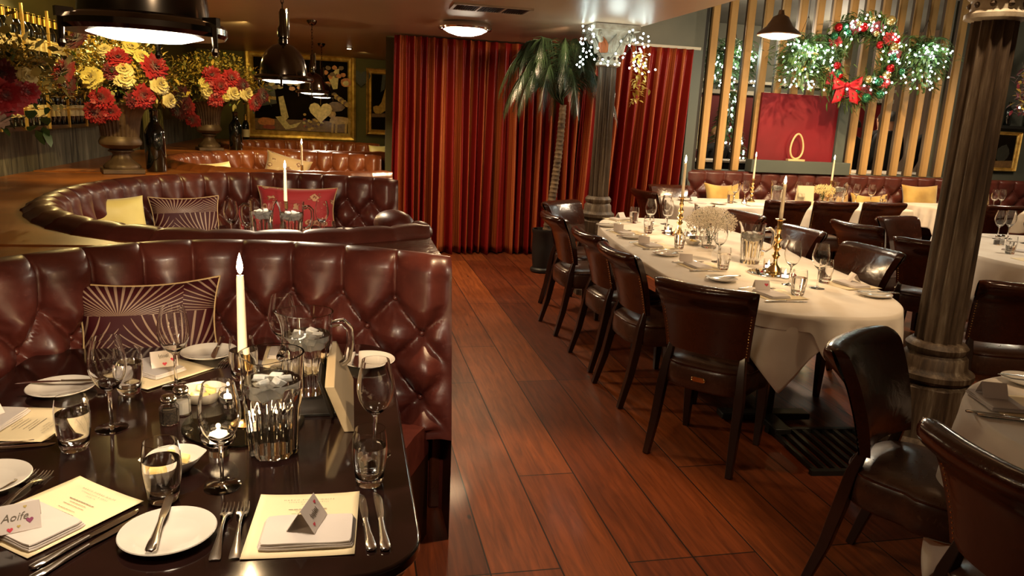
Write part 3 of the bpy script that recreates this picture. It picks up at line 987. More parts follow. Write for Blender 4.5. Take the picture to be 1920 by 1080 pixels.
def superell(a, hx, hy, e):
    c, s_ = math.cos(a), math.sin(a)
    r = (abs(c) ** e + abs(s_) ** e) ** (-1 / e)
    return hx * r * c, hy * r * s_
def cloth(cx, cy_, hx, hy, e, hang, cusps, label, z=.752, seed=1, folds=22, name='tablecloth', rot=0, lows=()):
    X0, Y0 = cx, cy_
    cx = cy_ = 0
    rnd = random.Random(seed)
    ph = [rnd.random() * 6.28 for _ in range(4)]
    NU = 320
    rings = [0, .25, .5, .75, .9, .965, .99]
    m = 16
    def drop(a):
        d = hang
        for ca, cd, cw in lows:
            q = abs((a - R(ca) + PI) % (2 * PI) - PI) / R(cw)
            if q < 1: d = cd + (hang - cd) * sm(q * 2 - 1)
        for ca, cd, cw in cusps:
            q = abs((a - R(ca) + PI) % (2 * PI) - PI) / R(cw)
            if q < 1: d = max(d, d + (cd - d) * (1 - q) ** .85)
        return d
    def fn(u, v):
        a = 2 * PI * u
        k = round(v * (len(rings) + m))
        x, y = superell(a, hx, hy, e)
        L = math.hypot(x, y)
        nx, ny = x / L, y / L
        if k < len(rings):
            q = rings[k]
            return (cx + x * q, cy_ + y * q, z + (.0015 * math.sin(9 * x * q + 3) * math.sin(8 * y * q) if q < .97 else 0))
        q = (k - len(rings)) / m
        D = drop(a)
        zz = D * q
        amp = (.010 + .022 * sm(zz / .3)) * sm(zz / .10)
        f = .55 * math.sin(folds * a + ph[0]) + .45 * math.sin(folds * .53 * a + ph[1] + 2 * math.sin(3 * a)) + .25 * math.sin(folds * 1.7 * a + ph[2])
        out = .004 + .006 * sm(q * 8) + amp * (f + .6)
        return (cx + x + nx * out, cy_ + y + ny * out, z - .003 - max(0, zz - .003) - (0 if q else -.003))
    g = MB(); g.grid(fn, NU, len(rings) + m, cu=True)
    o = g.build(name, 'linen', loc=(X0, Y0, 0), rz=rot, angle=180)
    s_ = o.modifiers.new('hem', 'SOLIDIFY'); s_.thickness = .0018; s_.offset = -1
    tag(o, label, 'tablecloth')
    return o
def pedestal_table(cx, cy_, hx, hy, e, label, cols, rot=0):
    t = empty('dining_table', (cx, cy_, 0), rot, label, 'table')
    pts = [superell(2 * PI * i / 64, hx - .004, hy - .004, e) for i in range(64)]
    b = MB(); b.prism(pts, .715, .745); b.build('tabletop', 'dark_wood', t)
    for c in cols:
        b = MB(); b.box((c[0], c[1], .37), (.075, .075, .66)); b.build('leg', 'iron_base', t, bevel=.004)
        b = MB()
        b.box((c[0], c[1], .03), (.50, .09, .035)); b.box((c[0], c[1], .03), (.09, .50, .035))
        b.build('foot', 'iron_base', t, bevel=.006)
    return t
RT = R(-6.4)
pedestal_table(2.34, 4.47, .575, 1.63, 3.2, 'long table with rounded ends under white cloths in the middle', [(0, -1.0), (0, 1.0)], rot=RT)
cloth(2.34, 4.47, .58, 1.635, 3.2, .20, [(-178, .34, 11), (-40, .40, 34), (146, .30, 14), (20, .33, 20), (70, .4, 14)],
      'white cloth with pointed corners over the long middle table', seed=3, folds=24, rot=RT, lows=[(-150, .05, 60), (-115, .07, 20)])
# an under-cloth showing below the near end
cloth(2.34, 4.47, .577, 1.632, 3.2, .10, [(-114, .36, 20), (-48, .56, 13)],
      'white under-cloth hanging lower at the near end of the long table', z=.748, seed=9, folds=16, rot=RT, lows=[(-150, .03, 70)])
pedestal_table(2.37, 1.50, .58, .57, 2.1, 'round table under a white cloth at the near right edge', [(0, 0)])
cloth(2.37, 1.50, .585, .575, 2.1, .22, [(150, .60, 20), (-160, .38, 40), (60, .4, 30)], 'white cloth on the round table at the near right edge', seed=5, folds=11)
pedestal_table(5.35, 4.45, .95, 1.05, 2.3, 'round table under a white cloth behind the big column', [(0, 0)], rot=R(-15))
cloth(5.35, 4.45, .955, 1.055, 2.3, .38, [(-170, .5, 30), (-80, .5, 30)], 'white cloth on the round table behind the big column', seed=6, folds=17, rot=R(-15))
pedestal_table(4.72, 7.52, 1.42, .40, 12, 'oblong table along the banquette under a white cloth', [(-1.0, 0), (1.0, 0)])
cloth(4.72, 7.52, 1.425, .405, 12, .24, [(-164, .4, 8), (-16, .50, 8)], 'white cloth on the oblong table along the banquette', seed=7, folds=24)
pedestal_table(7.30, 7.62, .62, .42, 12, 'square-ended table along the banquette under a white cloth, right of the gap', [(0, 0)])
cloth(7.30, 7.62, .625, .425, 12, .24, [(-146, .46, 12), (146, .4, 12)], 'white cloth on the short table right of the gap in the banquette row', seed=8, folds=16)

# floor grille under the long table
t = empty('floor_grille', (2.55, 3.02, 0), 0, 'black slatted metal grille lying on the floor under the long table', 'grille')
b = MB()
for i in range(15): b.box((-.40 + i * .057, 0, .012), (.022, .46, .02))
b.build('bars', 'iron_base', t, smooth=False)
b = MB(); b.box((0, -.24, .012), (.86, .03, .024)); b.box((0, .24, .012), (.86, .03, .024)); b.build('rim', 'iron_base', t, smooth=False)
t.rotation_euler = (0, 0, R(-6))

# ------------------------------------------------------------------ banquette along the slat screen
def banquette():
    t = empty('banquette', (3.98, 8.545, 0), R(0), 'long low-backed banquette in buttoned oxblood leather under the slats', 'sofa')
    Lg = 5.3
    zt = .90; row = .115; s_ = .25
    def fn(u, v):
        x = u * Lg
        if v < .75: q = v / .75; d = -.10 + .02 * q; z = .42 + .58 * q
        else:
            q = (v - .75) / .25 * PI; d = -.045 - .04 * math.cos(q); z = 1.0 + .04 * math.sin(q)
        p = x / s_; r = (zt - z) / row
        if r >= 0:
            A, B = p + r * .5, p - r * .5
            sa, sb = abs(math.sin(PI * A)), abs(math.sin(PI * B))
            puff = (sa * sb) ** .55 - .35 * math.exp(-(sa * sa + sb * sb) * 14)
        else:
            sa = abs(math.sin(PI * p)); puff = sa ** .45 - .3 * math.exp(-(2 * sa * sa + (r * row / .03) ** 2) * 3)
        w_ = 1 if v < .75 else max(.2, 1 - (v - .75) * 3)
        return (x, d - .05 * puff * w_, z)
    g = MB(); g.grid(fn, 520, 36)
    g.add([(0, 0, 0), (0, 0, 1.0), (0, -.08, 1.03), (0, -.13, .9), (0, -.13, 0)], [(0, 1, 2, 3, 4)])
    g.build('backrest', 'oxblood', t, angle=180)
    b = MB(); b.box((Lg / 2, -.36, .41), (Lg, .5, .12)); b.build('seat', 'oxblood', t, bevel=.03)
    b = MB(); b.box((Lg / 2, -.34, .175), (Lg, .44, .35)); b.build('plinth', 'dark_wood', t, smooth=False)
    pr = MB(); pr.ball((0, 0, 0), .012, 8); me = pr.mesh('button', 'oxblood')
    for r_ in range(2):
        for k in range(int(Lg / s_)):
            x = (k + (.5 if r_ % 2 else 0) + (1 if not r_ else 0)) * s_
            if x > Lg - .05: continue
            o = bpy.data.objects.new('button', me); C.objects.link(o); o.parent = t
            o.location = (x, -.085, zt - r_ * row)
banquette()

# ------------------------------------------------------------------ curtains
def curtain(x0, x1, y0, y1, ztop, label, seed, gather=1.05, nf=22, lean=0.0, zb=.01):
    rnd = random.Random(seed)
    # irregular folds
    W = math.hypot(x1 - x0, y1 - y0)
    xs = [0]
    while xs[-1] < W: xs.append(xs[-1] + W / nf * rnd.uniform(.7, 1.35))
    amps = [rnd.uniform(.7, 1.3) for _ in xs]
    NU = nf * 18
    def fold(s):
        for i in range(len(xs) - 1):
            if xs[i] <= s <= xs[i + 1]:
                q = (s - xs[i]) / (xs[i + 1] - xs[i])
                return math.sin(PI * 2 * q) * (amps[i] * (1 - q) + amps[i + 1] * q), i + q
        return 0, len(xs)
    F = [fold(W * i / NU) for i in range(NU + 1)]
    wob = [rnd.uniform(-.03, .03) for _ in range(nf + 4)]
    ux, uy = (x1 - x0) / W, (y1 - y0) / W
    def fn(u, v):
        i = round(u * NU); f, idx = F[i]
        h = 1 - v   # v=0 bottom
        amp = .035 + .055 * min(1, (1 - v) * 1.6) ** .8
        s_ = u * W
        s_ += wob[int(idx)] * (1 - v) + lean * (1 - v)
        d = amp * f + .012 * math.sin(idx * 2.3 + v * 5) * (1 - v)
        z = zb + (ztop - zb) * v + (.012 * math.sin(idx * 3) if v == 0 else 0)
        sharp = 1.0
        return (x0 + ux * s_ - uy * d, y0 + uy * s_ + ux * d, z)
    g = MB()
    g.grid(fn, NU, 26, uv=lambda u, v: (u * W * gather, v * ztop))
    o = g.build('curtain', 'curtain', angle=180)
    s_ = o.modifiers.new('cloth', 'SOLIDIFY'); s_.thickness = .003
    return tag(o, label, 'curtain', None)
curtain(.47, 1.42, 8.34, 8.42, 2.345, 'heavy red and copper striped curtain hanging nearest the booths', 4, nf=11)
curtain(1.40, 2.62, 8.42, 8.42, 2.345, 'red and copper striped curtain hanging behind the palm trunk', 14, nf=12)
curtain(2.62, 3.86, 8.40, 8.36, 2.41, 'dark red striped curtain hanging right of the slim column', 23, nf=11, lean=-.10)
# ------------------------------------------------------------------ columns
def column(x, y, r0, r1, zbase, ztop, label, capz, ped_w, ped_h, capr=.24, zcap_top=None):
    t = empty('iron_column', (x, y, 0), 0, label, 'column')
    # pedestal, eight-sided
    b = MB()
    for_w = [(ped_w * 1.10, 0), (ped_w * 1.10, .05), (ped_w, .08), (ped_w * .96, ped_h - .02), (ped_w * .8, ped_h)]
    b.lathe(for_w, 8, T=Matrix.Rotation(PI / 8, 4, 'Z'))
    b.build('pedestal', 'column', t, smooth=False)
    b = MB()
    z = ped_h
    pr = [(r0 * 1.55, z), (r0 * 1.75, z + .02), (r0 * 1.75, z + .045), (r0 * 1.5, z + .06), (r0 * 1.42, z + .075), (r0 * 1.38, z + .12), (r0 * 1.2, z + .14), (r0 * 1.32, z + .155), (r0 * 1.34, z + .175), (r0 * 1.22, z + .19), (r0 * 1.1, z + .20), (r0 * 1.06, zbase)]
    b.lathe(pr, 40); b.build('base', 'column', t)
    # fluted shaft
    g = MB()
    nfl = 13
    N = nfl * 10
    def fn(u, v):
        a = 2 * PI * u
        rr = r0 + (r1 - r0) * v
        c = abs(math.sin(nfl * a / 2))
        rr *= 1 - .17 * max(0, (c - .25) / .75) ** .6
        return (rr * math.cos(a), rr * math.sin(a), zbase + (capz - zbase) * v)
    g.grid(fn, N, 12, cu=True); g.build('shaft', 'column', t, angle=50)
    # capital
    b = MB()
    H = ztop - capz
    pr = [(r1 * 1.05, 0), (r1 * 1.35, .01), (r1 * 1.35, .03), (r1 * 1.15, .045), (r1 * 1.15, .09), (r1 * 1.3, .10), (r1 * 1.2, .12), (r1 * 1.35, H * .5), (r1 * 1.7, H * .75), (capr * .95, H * .86)]
    b.lathe([(r, capz + z_) for r, z_ in pr], 32)
    b.box((0, 0, capz + H * .93), (capr * 2, capr * 2, H * .14))
    b.build('capital', 'capital', t, angle=35)
    # scrolls at the corners, acanthus leaves between, row of studs
    for k in range(4):
        a = PI / 4 + k * PI / 2
        pts = []
        for i in range(26):
            q = i / 25
            ang = q * 3.4 * PI
            rr = .055 * (1 - q * .85)
            pts.append((math.cos(a) * (capr * 1.02 + rr * math.cos(ang) - .03), math.sin(a) * (capr * 1.02 + rr * math.cos(ang) - .03), capz + H * .70 + rr * math.sin(ang)))
        MB().tube(pts, .013, 6).build('scroll', 'capital', t)
    for k in range(8):
        a = k * PI / 4
        g = MB()
        def lf(u, v):
            x = (u - .5) * .10 * math.sin(PI * min(1, .25 + v * .8)); z_ = capz + .11 + v * H * .45
            rr = r1 * 1.22 + .02 + .05 * v * v + .01 * math.cos((u - .5) * 18)
            return (rr * math.cos(a) - x * math.sin(a), rr * math.sin(a) + x * math.cos(a), z_)
        g.grid(lf, 8, 8)
        o = g.build('acanthus_leaf', 'terracotta' if k in (5,) else 'capital', t)
    for k in range(10):
        a = 2 * PI * k / 10
        MB().ball((r1 * 1.17 * math.cos(a), r1 * 1.17 * math.sin(a), capz + .068), .014, 8).build('stud', 'column', t)
    return t
column(2.92, 3.10, .108, .098, .56, 3.28, 'thick fluted iron column with peeling paint standing in front of everything on the right', 2.09, .205, .36, .26)
column(2.20, 6.45, .088, .078, .90, ZC - .005, 'slim fluted column with scrolled cream capital wound with fairy lights', 2.02, .17, .70, .20)

# ------------------------------------------------------------------ fairy lights
bulb_me = None
def bulbs_on(root, pts, r=.008):
    global bulb_me
    if bulb_me is None:
        bulb_me = MB().ball((0, 0, 0), 1, 6).mesh('bulb', 'fairy')
    for p in pts[:96]:
        o = bpy.data.objects.new('bulb', bulb_me); C.objects.link(o); o.parent = root
        o.location = p; o.scale = (r, r, r)
rnd = random.Random(11)
# string on the slim column
t = empty('fairy_lights', (2.20, 6.45, 0), 0, 'string of cool white fairy lights draped on the slim column capital', 'string lights')
pts = []
for i in range(46):
    q = i / 45
    a = 3.1 + q * 9.5
    rr = .23 + .05 * rnd.random()
    z = 2.33 - .02 * math.sin(a * 3) - (.30 * abs(math.sin(a * 1.9))) 
    pts.append((rr * math.cos(a), rr * math.sin(a), z))
for x0, top, bot, n in ((-.24, 2.33, 2.0, 16), (.25, 2.30, 2.0, 22)):
    for i in range(n):
        pts.append((x0 + rnd.uniform(-.05, .05) + (.02 if x0 > 0 else 0), -.12 + rnd.uniform(-.06, .04), top + (bot - top) * i / n))
pts = [Vector(p) for p in pts]
for i in range(5): pts.append(Vector((.12 + i * .06, -.2, 1.97 + .02 * abs(i - 2))))
MB().tube(pts[:46], .002, 4).build('wire', 'wire', t)
bulbs_on(t, [p + Vector((rnd.uniform(-.01, .01), rnd.uniform(-.01, .01), 0)) for p in pts], .009)

def leaf_mesh(g, p, d, L, w_, mi=0, curl=.2, rnd=random):
    d = Vector(d).normalized()
    s_ = d.cross(Vector((rnd.uniform(-.3, .3), rnd.uniform(-.3, .3), 1)))
    if s_.length < 1e-3: s_ = Vector((1, 0, 0))
    s_.normalize(); n_ = s_.cross(d)
    p = Vector(p)
    a = [p, p + d * L * .35 + s_ * w_ * .5 + n_ * L * .05, p + d * L * .75 + s_ * w_ * .35 - n_ * L * curl * .4, p + d * L - n_ * L * curl, p + d * L * .75 - s_ * w_ * .35 - n_ * L * curl * .4, p + d * L * .35 - s_ * w_ * .5 + n_ * L * .05, p + d * L * .45]
    g.add([tuple(x) for x in a], [(0, 1, 6), (1, 2, 6), (2, 3, 6), (3, 4, 6), (4, 5, 6), (5, 0, 6)], mi)
def rdir(rnd, zmin=-1, zmax=1):
    a = rnd.uniform(0, 2 * PI); z = rnd.uniform(zmin, zmax); r_ = math.sqrt(max(0, 1 - z * z))
    return Vector((r_ * math.cos(a), r_ * math.sin(a), z))
point('fairy_glow', (2.12, 6.08, 2.16), 1.2, .08, (.85, 1, .93))
# gilded leaf cluster dangling from the capital
g = MB(); rnd = random.Random(5)
for i in range(90):
    q = rnd.random()
    leaf_mesh(g, (rnd.gauss(0, .03), rnd.gauss(0, .03), -.42 * q), rdir(rnd, -.9, .3), .06, .025, 0, rnd=rnd)
tag(g.build('gilded_garland', 'gold_leaf', loc=(2.42, 6.28, 2.15)), 'small gilded leaf garland dangling beside the slim column', 'garland')

# ------------------------------------------------------------------ palm
def palm():
    t = empty('palm_tree', (1.96, 7.40, 0), 0, 'tall artificial palm with drooping dark fronds in front of the curtain', 'palm')
    MB().lathe([(.07, 0), (.09, .01), (.105, .12), (.115, .26), (.11, .40), (.12, .42), (.12, .45), (.105, .45), (.105, .41)], 28).build('pot', 'black_trim', t)
    MB().lathe([(.105, .0), (.12, .012), (.12, .035), (.105, .05)], 28).build('pot_foot', 'black_trim', t)
    g = MB()
    tr = [Vector((.03 + .05 * math.sin(q * 2) + .05 * q, 0, .40 + 1.30 * q)) for q in [i / 90 for i in range(91)]]
    g.tube(tr, [.042 - .010 * (i / 90) + (.006 if i % 3 == 0 else 0) for i in range(91)], 14)
    g.build('trunk', 'trunk', t, angle=30)
    top = tr[-1]
    rnd = random.Random(3)
    N = 34
    for k in range(N):
        a = 2 * PI * k / N * 1.0 + rnd.uniform(-.15, .15)
        tier = k % 3
        L = rnd.uniform(.60, .80)
        rise = (.74, .60, .42)[tier] * rnd.uniform(.85, 1.05)
        g = MB()
        spine = []
        for i in range(17):
            q = i / 16
            r_ = L * (1.25 * q - .42 * q * q) * (.95 if tier else .8)
            z = rise * math.sin(min(1, q * 1.9) * PI / 2) - (.80 if tier else .62) * max(0, q - .25) ** 1.7
            spine.append(top + Vector((-.06 + r_ * math.cos(a), r_ * math.sin(a), z)))
        spine[0] = top.copy()
        for s_ in spine: s_.z = min(s_.z, 2.30); s_.y = min(s_.y, .80)
        g.tube(spine, [.007 * (1 - .8 * i / 16) + .001 for i in range(17)], 5)
        NL = 56
        for i in range(NL):
            q = .16 + .84 * i / NL
            f = q * 16; j = min(15, int(f)); p = spine[j].lerp(spine[j + 1], f - j)
            d = (spine[j + 1] - spine[j]).normalized()
            for sg in (-1, 1):
                side = d.cross(Vector((0, 0, 1))).normalized() * sg
                ln = .17 * math.sin(PI * min(1, .2 + q * .75)) ** .7 + .03
                dr = side * .55 + d * .75 + Vector((0, 0, -.55 - .5 * rnd.random()))
                dr.normalize()
                wv = d * .0036
                e1 = p + dr * ln * .5 + Vector((0, 0, .008)); e2 = p + dr * ln + Vector((0, 0, -.03))
                pts = [p - wv, p + wv, e1 + wv, e1 - wv, e2]
                for qq in pts: qq.z = min(qq.z, 2.335); qq.y = min(qq.y, .84)
                g.add([tuple(x) for x in pts], [(0, 1, 2, 3), (3, 2, 4)])
        g.build('frond', 'palm_leaf', t, angle=180)
palm()

# ------------------------------------------------------------------ pendants and ceiling lamps
def pendant_proto(chain=True):
    t = empty('pendant_lamp')
    r = .165
    # local origin: rim centre
    pr = [(r, 0), (r, .018), (r * .97, .026), (r * .86, .032), (r * .85, .05), (r * .82, .08), (r * .74, .12), (r * .60, .155), (r * .42, .18), (r * .25, .19), (.03, .195), (.03, .215), (.022, .22)]
    MB().lathe(pr, 40).build('shade', 'gunmetal', t)
    MB().tube([(r * 1.02 * math.cos(2 * PI * i / 40), r * 1.02 * math.sin(2 * PI * i / 40), .012) for i in range(40)], .013, 8, closed=True).build('rim_ring', 'gunmetal', t)
    MB().lathe([(0, -.012), (r * .5, -.009), (r * .82, .002), (r * .86, .008)], 36).build('diffuser', 'white_lamp', t)
    for k in range(3):
        a = R(10 + 120 * k)
        b = MB()
        b.tube([(r * 1.08 * math.cos(a), r * 1.08 * math.sin(a), .030), (r * 1.10 * math.cos(a), r * 1.10 * math.sin(a), -.022)], [.008, .006], 8)
        b.ball((r * 1.10 * math.cos(a), r * 1.10 * math.sin(a), -.026), .009, 8)
        b.box((r * 1.05 * math.cos(a), r * 1.05 * math.sin(a), .025), (.036, .016, .016), rz=a)
        b.build('clamp', 'gunmetal', t)
    b = MB(); b.lathe([(.022, .215), (.032, .225), (.032, .27), (.022, .285), (.022, .35), (.012, .37)], 16); b.build('socket', 'gunmetal', t)
    b = MB(); b.box((.030, 0, .30), (.010, .035, .15)); b.build('bracket', 'chrome', t, bevel=.002)
    b = MB()
    z = .37
    k = 0
    while z < ZC - 1.69 - .03:
        pts = []
        for i in range(12):
            a = 2 * PI * i / 12
            x = .009 * math.cos(a); zz = .018 * math.sin(a)
            pts.append((x, 0, z + .015 + zz) if k % 2 else (0, x, z + .015 + zz))
        b.tube(pts, .0028, 5, closed=True)
        z += .027; k += 1
    b.build('chain', 'gunmetal', t)
    zz = ZC - 1.69
    MB().lathe([(.012, zz - .05), (.04, zz - .035), (.055, zz - .01), (.055, zz)], 20).build('canopy', 'gunmetal', t)
    return t
pend = Kind(pendant_proto(), 'lamp', {'clamp': 'rim_ring', 'diffuser': 'shade', 'bracket': 'socket'})
PZ = 1.668
for y, lab in ((1.47, 'large domed metal pendant lamp hanging nearest, cut by the top of the view'),
               (4.35, 'domed pendant lamp over the second booth, in front of the painting'),
               (7.70, 'domed pendant lamp over the third booth, behind the second one'),
               (10.30, 'smallest-looking pendant lamp, farthest of the row over the booths')):
    pend.put((-.345, y, PZ if y < 2 else 1.69), R(85) if y < 2 else R(20), lab, 'row of domed pendant lamps over the booths', scale=(.74, .74, .95) if y < 2 else (.88, .88, 1.0))
    disc_light('pendant_glow', (-.345, y, PZ - .018 if y < 2 else 1.672), (6.5 if y < 2 else 16), .2, WHITE, 160)
# copper-toned pendant in the tall part
t = empty('pendant_lamp', (3.83, 6.5, 2.395), 0, 'wide conical pendant lamp with glowing bulb hanging before the slats', 'lamp')
MB().lathe([(.19, 0), (.195, .012), (.18, .03), (.12, .075), (.085, .13), (.07, .16), (.03, .18), (.022, .22)], 36).build('shade', 'copper', t)
MB().lathe([(0, -.035), (.08, -.028), (.14, -.012), (.175, .004)], 32).build('diffuser', 'white_lamp', t)
MB().tube([(0, 0, .2), (0, 0, .86)], .004, 6).build('cord', 'gunmetal', t)
point('pendant_glow', (3.83, 6.5, 2.31), 95, .08, WHITE)
t = empty('pendant_lamp', (8.05, 7.2, 2.30), 0, 'pendant lamp half hidden at the right edge behind the column', 'lamp')
MB().lathe([(.16, 0), (.165, .012), (.12, .075), (.07, .14), (.022, .2)], 28).build('shade', 'gunmetal', t)
MB().lathe([(0, -.05), (.08, -.04), (.12, -.02), (.145, .004)], 28).build('diffuser', 'white_lamp', t)
MB().tube([(0, 0, .2), (0, 0, 1.0)], .004, 6).build('cord', 'gunmetal', t)
point('pendant_glow', (8.05, 7.2, 2.2), 25, .08, WHITE)
# flush bulkhead lamp
t = empty('ceiling_lamp', (1.02, 7.0, ZC), 0, 'round flush ceiling lamp with glowing glass in front of the curtain', 'lamp')
MB().lathe([(.22, 0), (.24, -.02), (.245, -.045), (.235, -.06), (.20, -.062)][::-1], 40).build('rim_ring', 'chrome', t)
MB().lathe([(0, -.115), (.08, -.108), (.15, -.088), (.20, -.06), (.21, -.05)], 36).build('diffuser', 'white_lamp', t)
for k in range(3):
    a = R(200 + 120 * k)
    MB().ball((.245 * math.cos(a), .245 * math.sin(a), -.06), .016, 8).build('clip', 'chrome', t)
disc_light('ceiling_lamp_glow', (1.02, 7.0, ZC - .125), 26, .3, WARM, 175)
# vent
t = empty('air_vent', (1.06, 5.95, ZC), 0, 'long rectangular ceiling vent with pale frame and dark grilles', 'vent')
b = MB()
for x, y, dx, dy in ((0, -.15, .60, .025), (0, .15, .60, .025), (-.29, 0, .025, .32), (.29, 0, .025, .32)): b.box((x, y, -.006), (dx, dy, .012))
b.build('frame', 'vent', t, smooth=False)
b = MB()
for k in range(3): b.box((-.19 + .19 * k, 0, -.002), (.18, .28, .003))
b.build('backing', 'black_trim', t, smooth=False)
for k in range(2): MB().box((-.095 + .19 * k, 0, -.007), (.014, .28, .010)).build('divider', 'vent', t, smooth=False)
for k in range(3):
    b = MB()
    for i in range(9): b.box((-.265 + .19 * k + i * .0185, 0, -.008), (.004, .28, .008), ry=.5)
    b.build('louvre', 'black_trim', t, smooth=False)
# small downlight, smoke detectors
t = empty('downlight', (0.0, 10.75, ZC), 0, 'tiny lit downlight in the ceiling above the painting', 'lamp')
MB().lathe([(.045, 0), (.05, -.008), (.035, -.012)][::-1], 20).build('trim_ring', 'brass', t)
MB().lathe([(0, -.02), (.025, -.016), (.032, -.004)], 16).build('lens', 'white_lamp', t)
tag(MB().lathe([(.11, 0), (.115, -.012), (.10, -.022), (0, -.026)][::-1], 28).build('speaker_grille', 'vent', loc=(.98, 4.55, ZC)), 'round pale ceiling disc cut off at the top of the view', 'speaker')
# ------------------------------------------------------------------ tableware kinds (origin at the foot)
def fine(prof, n=3):
    # round a lathe profile with a Catmull-Rom curve
    out = []
    for i in range(len(prof) - 1):
        p0, p1, p2, p3 = prof[max(0, i - 1)], prof[i], prof[i + 1], prof[min(len(prof) - 1, i + 2)]
        for k in range(n):
            t = k / n
            out.append(tuple(.5 * (2 * p1[c] + (p2[c] - p0[c]) * t + (2 * p0[c] - 5 * p1[c] + 4 * p2[c] - p3[c]) * t * t + (3 * p1[c] - p0[c] - 3 * p2[c] + p3[c]) * t ** 3) for c in (0, 1)))
    out.append(prof[-1])
    return [(max(0, r), max(0, z)) for r, z in out]
def wineglass():
    t = empty('wine_glass')
    th = .0013
    out = [(.034, 0), (.034, .0015), (.020, .004), (.006, .008), (.0038, .015), (.0035, .05), (.004, .083), (.008, .091), (.022, .103), (.033, .122), (.0385, .145), (.037, .170), (.032, .195), (.0285, .212)]
    bowl = fine(out[7:], 4)
    inn = [(r - th, z) for r, z in bowl if z > .1035][::-1] + [(.019, .1032), (.006, .0945), (0, .0925)]
    MB().lathe([(0, 0)] + out[:7] + bowl + inn, 48).build('bowl_and_stem', 'glass', t, angle=50)
    return t
def tumbler(water=True):
    t = empty('water_tumbler')
    out = [(0, 0), (.025, 0), (.028, .004), (.031, .02), (.0355, .05), (.0345, .075), (.031, .094)]
    wall = fine(out[2:], 4)
    inn = [(r - .0015, z) for r, z in wall if z > .016][::-1] + [(.026, .0135), (0, .011)]
    MB().lathe(out[:2] + wall + inn, 48).build('glass', 'glass', t, angle=50)
    if water: MB().lathe([(0, .0113), (.0255, .0143), (.0290, .021), (.0335, .05), (.0332, .066), (0, .066)], 36).build('water', 'water', t, angle=60)
    return t
def pitcher():
    t = empty('water_pitcher')
    g = MB()
    NU = 60
    prof = [(.045, 0), (.048, .006), (.049, .02), (.050, .04), (.054, .10), (.0575, .13), (.058, .145), (.057, .16), (.058, .19), (.061, .215)]
    def rad(j, u, inner=False):
        r, z = prof[j]
        a = 2 * PI * u
        if z < .135 and not inner:
            r *= 1 - .085 * abs(math.cos(5 * a)) ** .8
        if z > .18:
            d = abs((a - PI + PI) % (2 * PI) - PI)
            r += .016 * math.exp(-(d / .35) ** 2) * (z - .18) / .035
        return r, z
    nj = len(prof)
    ring = list(range(nj)) + [nj + k for k in range(nj)]
    def fn(u, v):
        k = round(v * (2 * nj))
        a = 2 * PI * u
        if k == 0: return (0, 0, 0)
        k -= 1
        if k < nj: r, z = rad(k, u)
        elif k < 2 * nj - 1:
            j = 2 * nj - 1 - k
            r, z = rad(j, u, True); r -= .004
            if j <= 1: z = .012
        else: r, z = 0, .012
        return (r * math.cos(a), r * math.sin(a), z)
    g.grid(fn, NU, 2 * nj, cu=True)
    g.build('jug', 'glass_cut', t, angle=45)
    h = [(0, -.056, .185), (0, -.082, .192), (0, -.098, .175), (0, -.100, .135), (0, -.092, .095), (0, -.070, .075), (0, -.053, .078)]
    pts = []
    for i in range(len(h) - 1):
        for q in (0, .5): pts.append(tuple(h[i][k] * (1 - q) + h[i + 1][k] * q for k in range(3)))
    pts.append(h[-1])
    # spout is at local +X; the handle opposite
    rot = Matrix.Rotation(R(90), 4, 'Z')
    pts = [tuple(rot @ Vector(p)) for p in pts]
    MB().tube(pts, [.009] * len(pts), 10).build('handle', 'glass_cut', t)
    MB().lathe([(0, .0125), (.0445, .0125), (.046, .04), (.0495, .10), (.0535, .13), (.0535, .160), (0, .161)], 40).build('water', 'water', t, angle=50)
    rnd = random.Random(2)
    for k in range(8):
        a = k * 1.3
        MB().box(((.024 if k < 5 else .016) * math.cos(a), (.024 if k < 5 else .016) * math.sin(a), .152 + .003 * (k % 2) - .020 * (k // 5)), (.024, .024, .02), rz=a, rx=.3 * k).build('ice_cube', 'ice', t, bevel=.003)
    return t
def plate(r=.085):
    t = empty('side_plate')
    MB().lathe([(0, .003), (r * .55, .003), (r * .58, 0), (r * .62, 0), (r * .66, .004), (r * .985, .013), (r, .0148), (r * .985, .0165), (r * .68, .0085), (r * .63, .006), (0, .006)], 56).build('dish', 'china', t, angle=60)
    return t
def fork():
    t = empty('fork')
    g = MB()
    # handle then neck then shoulders; z follows a gentle arch, origin at the middle, tines towards +Y
    sec = [(-.100, .0085, .0015), (-.097, .0105, .0020), (-.085, .0100, .0035), (-.06, .0075, .006), (-.03, .0045, .0105), (.0, .0032, .0125), (.03, .0032, .0110), (.045, .006, .0085), (.052, .0115, .0065), (.062, .0125, .0045)]
    vs = []; fs = []
    for y, w_, z in sec:
        for dx, dz in ((-w_, .0006), (-w_ * .5, .0022), (w_ * .5, .0022), (w_, .0006), (w_ * .5, -.0004), (-w_ * .5, -.0004)):
            vs.append((dx, y, z + dz))
    n = 6
    for i in range(len(sec) - 1):
        for k in range(n): fs.append((i * n + k, i * n + (k + 1) % n, (i + 1) * n + (k + 1) % n, (i + 1) * n + k))
    fs.append(tuple(reversed(range(n)))); fs.append(tuple(range((len(sec) - 1) * n, len(sec) * n)))
    g.add(vs, fs); g.build('handle', 'steel', t, angle=60)
    g = MB()
    for k in range(4):
        x = (-1.5 + k) * .0070
        g.tube([(x, .060, .0050), (x * 1.02, .075, .0030), (x * 1.02, .090, .0032), (x * .98, .102, .0065)], [.0020, .0019, .0016, .0007], 6)
    g.build('tines', 'steel', t)
    return t
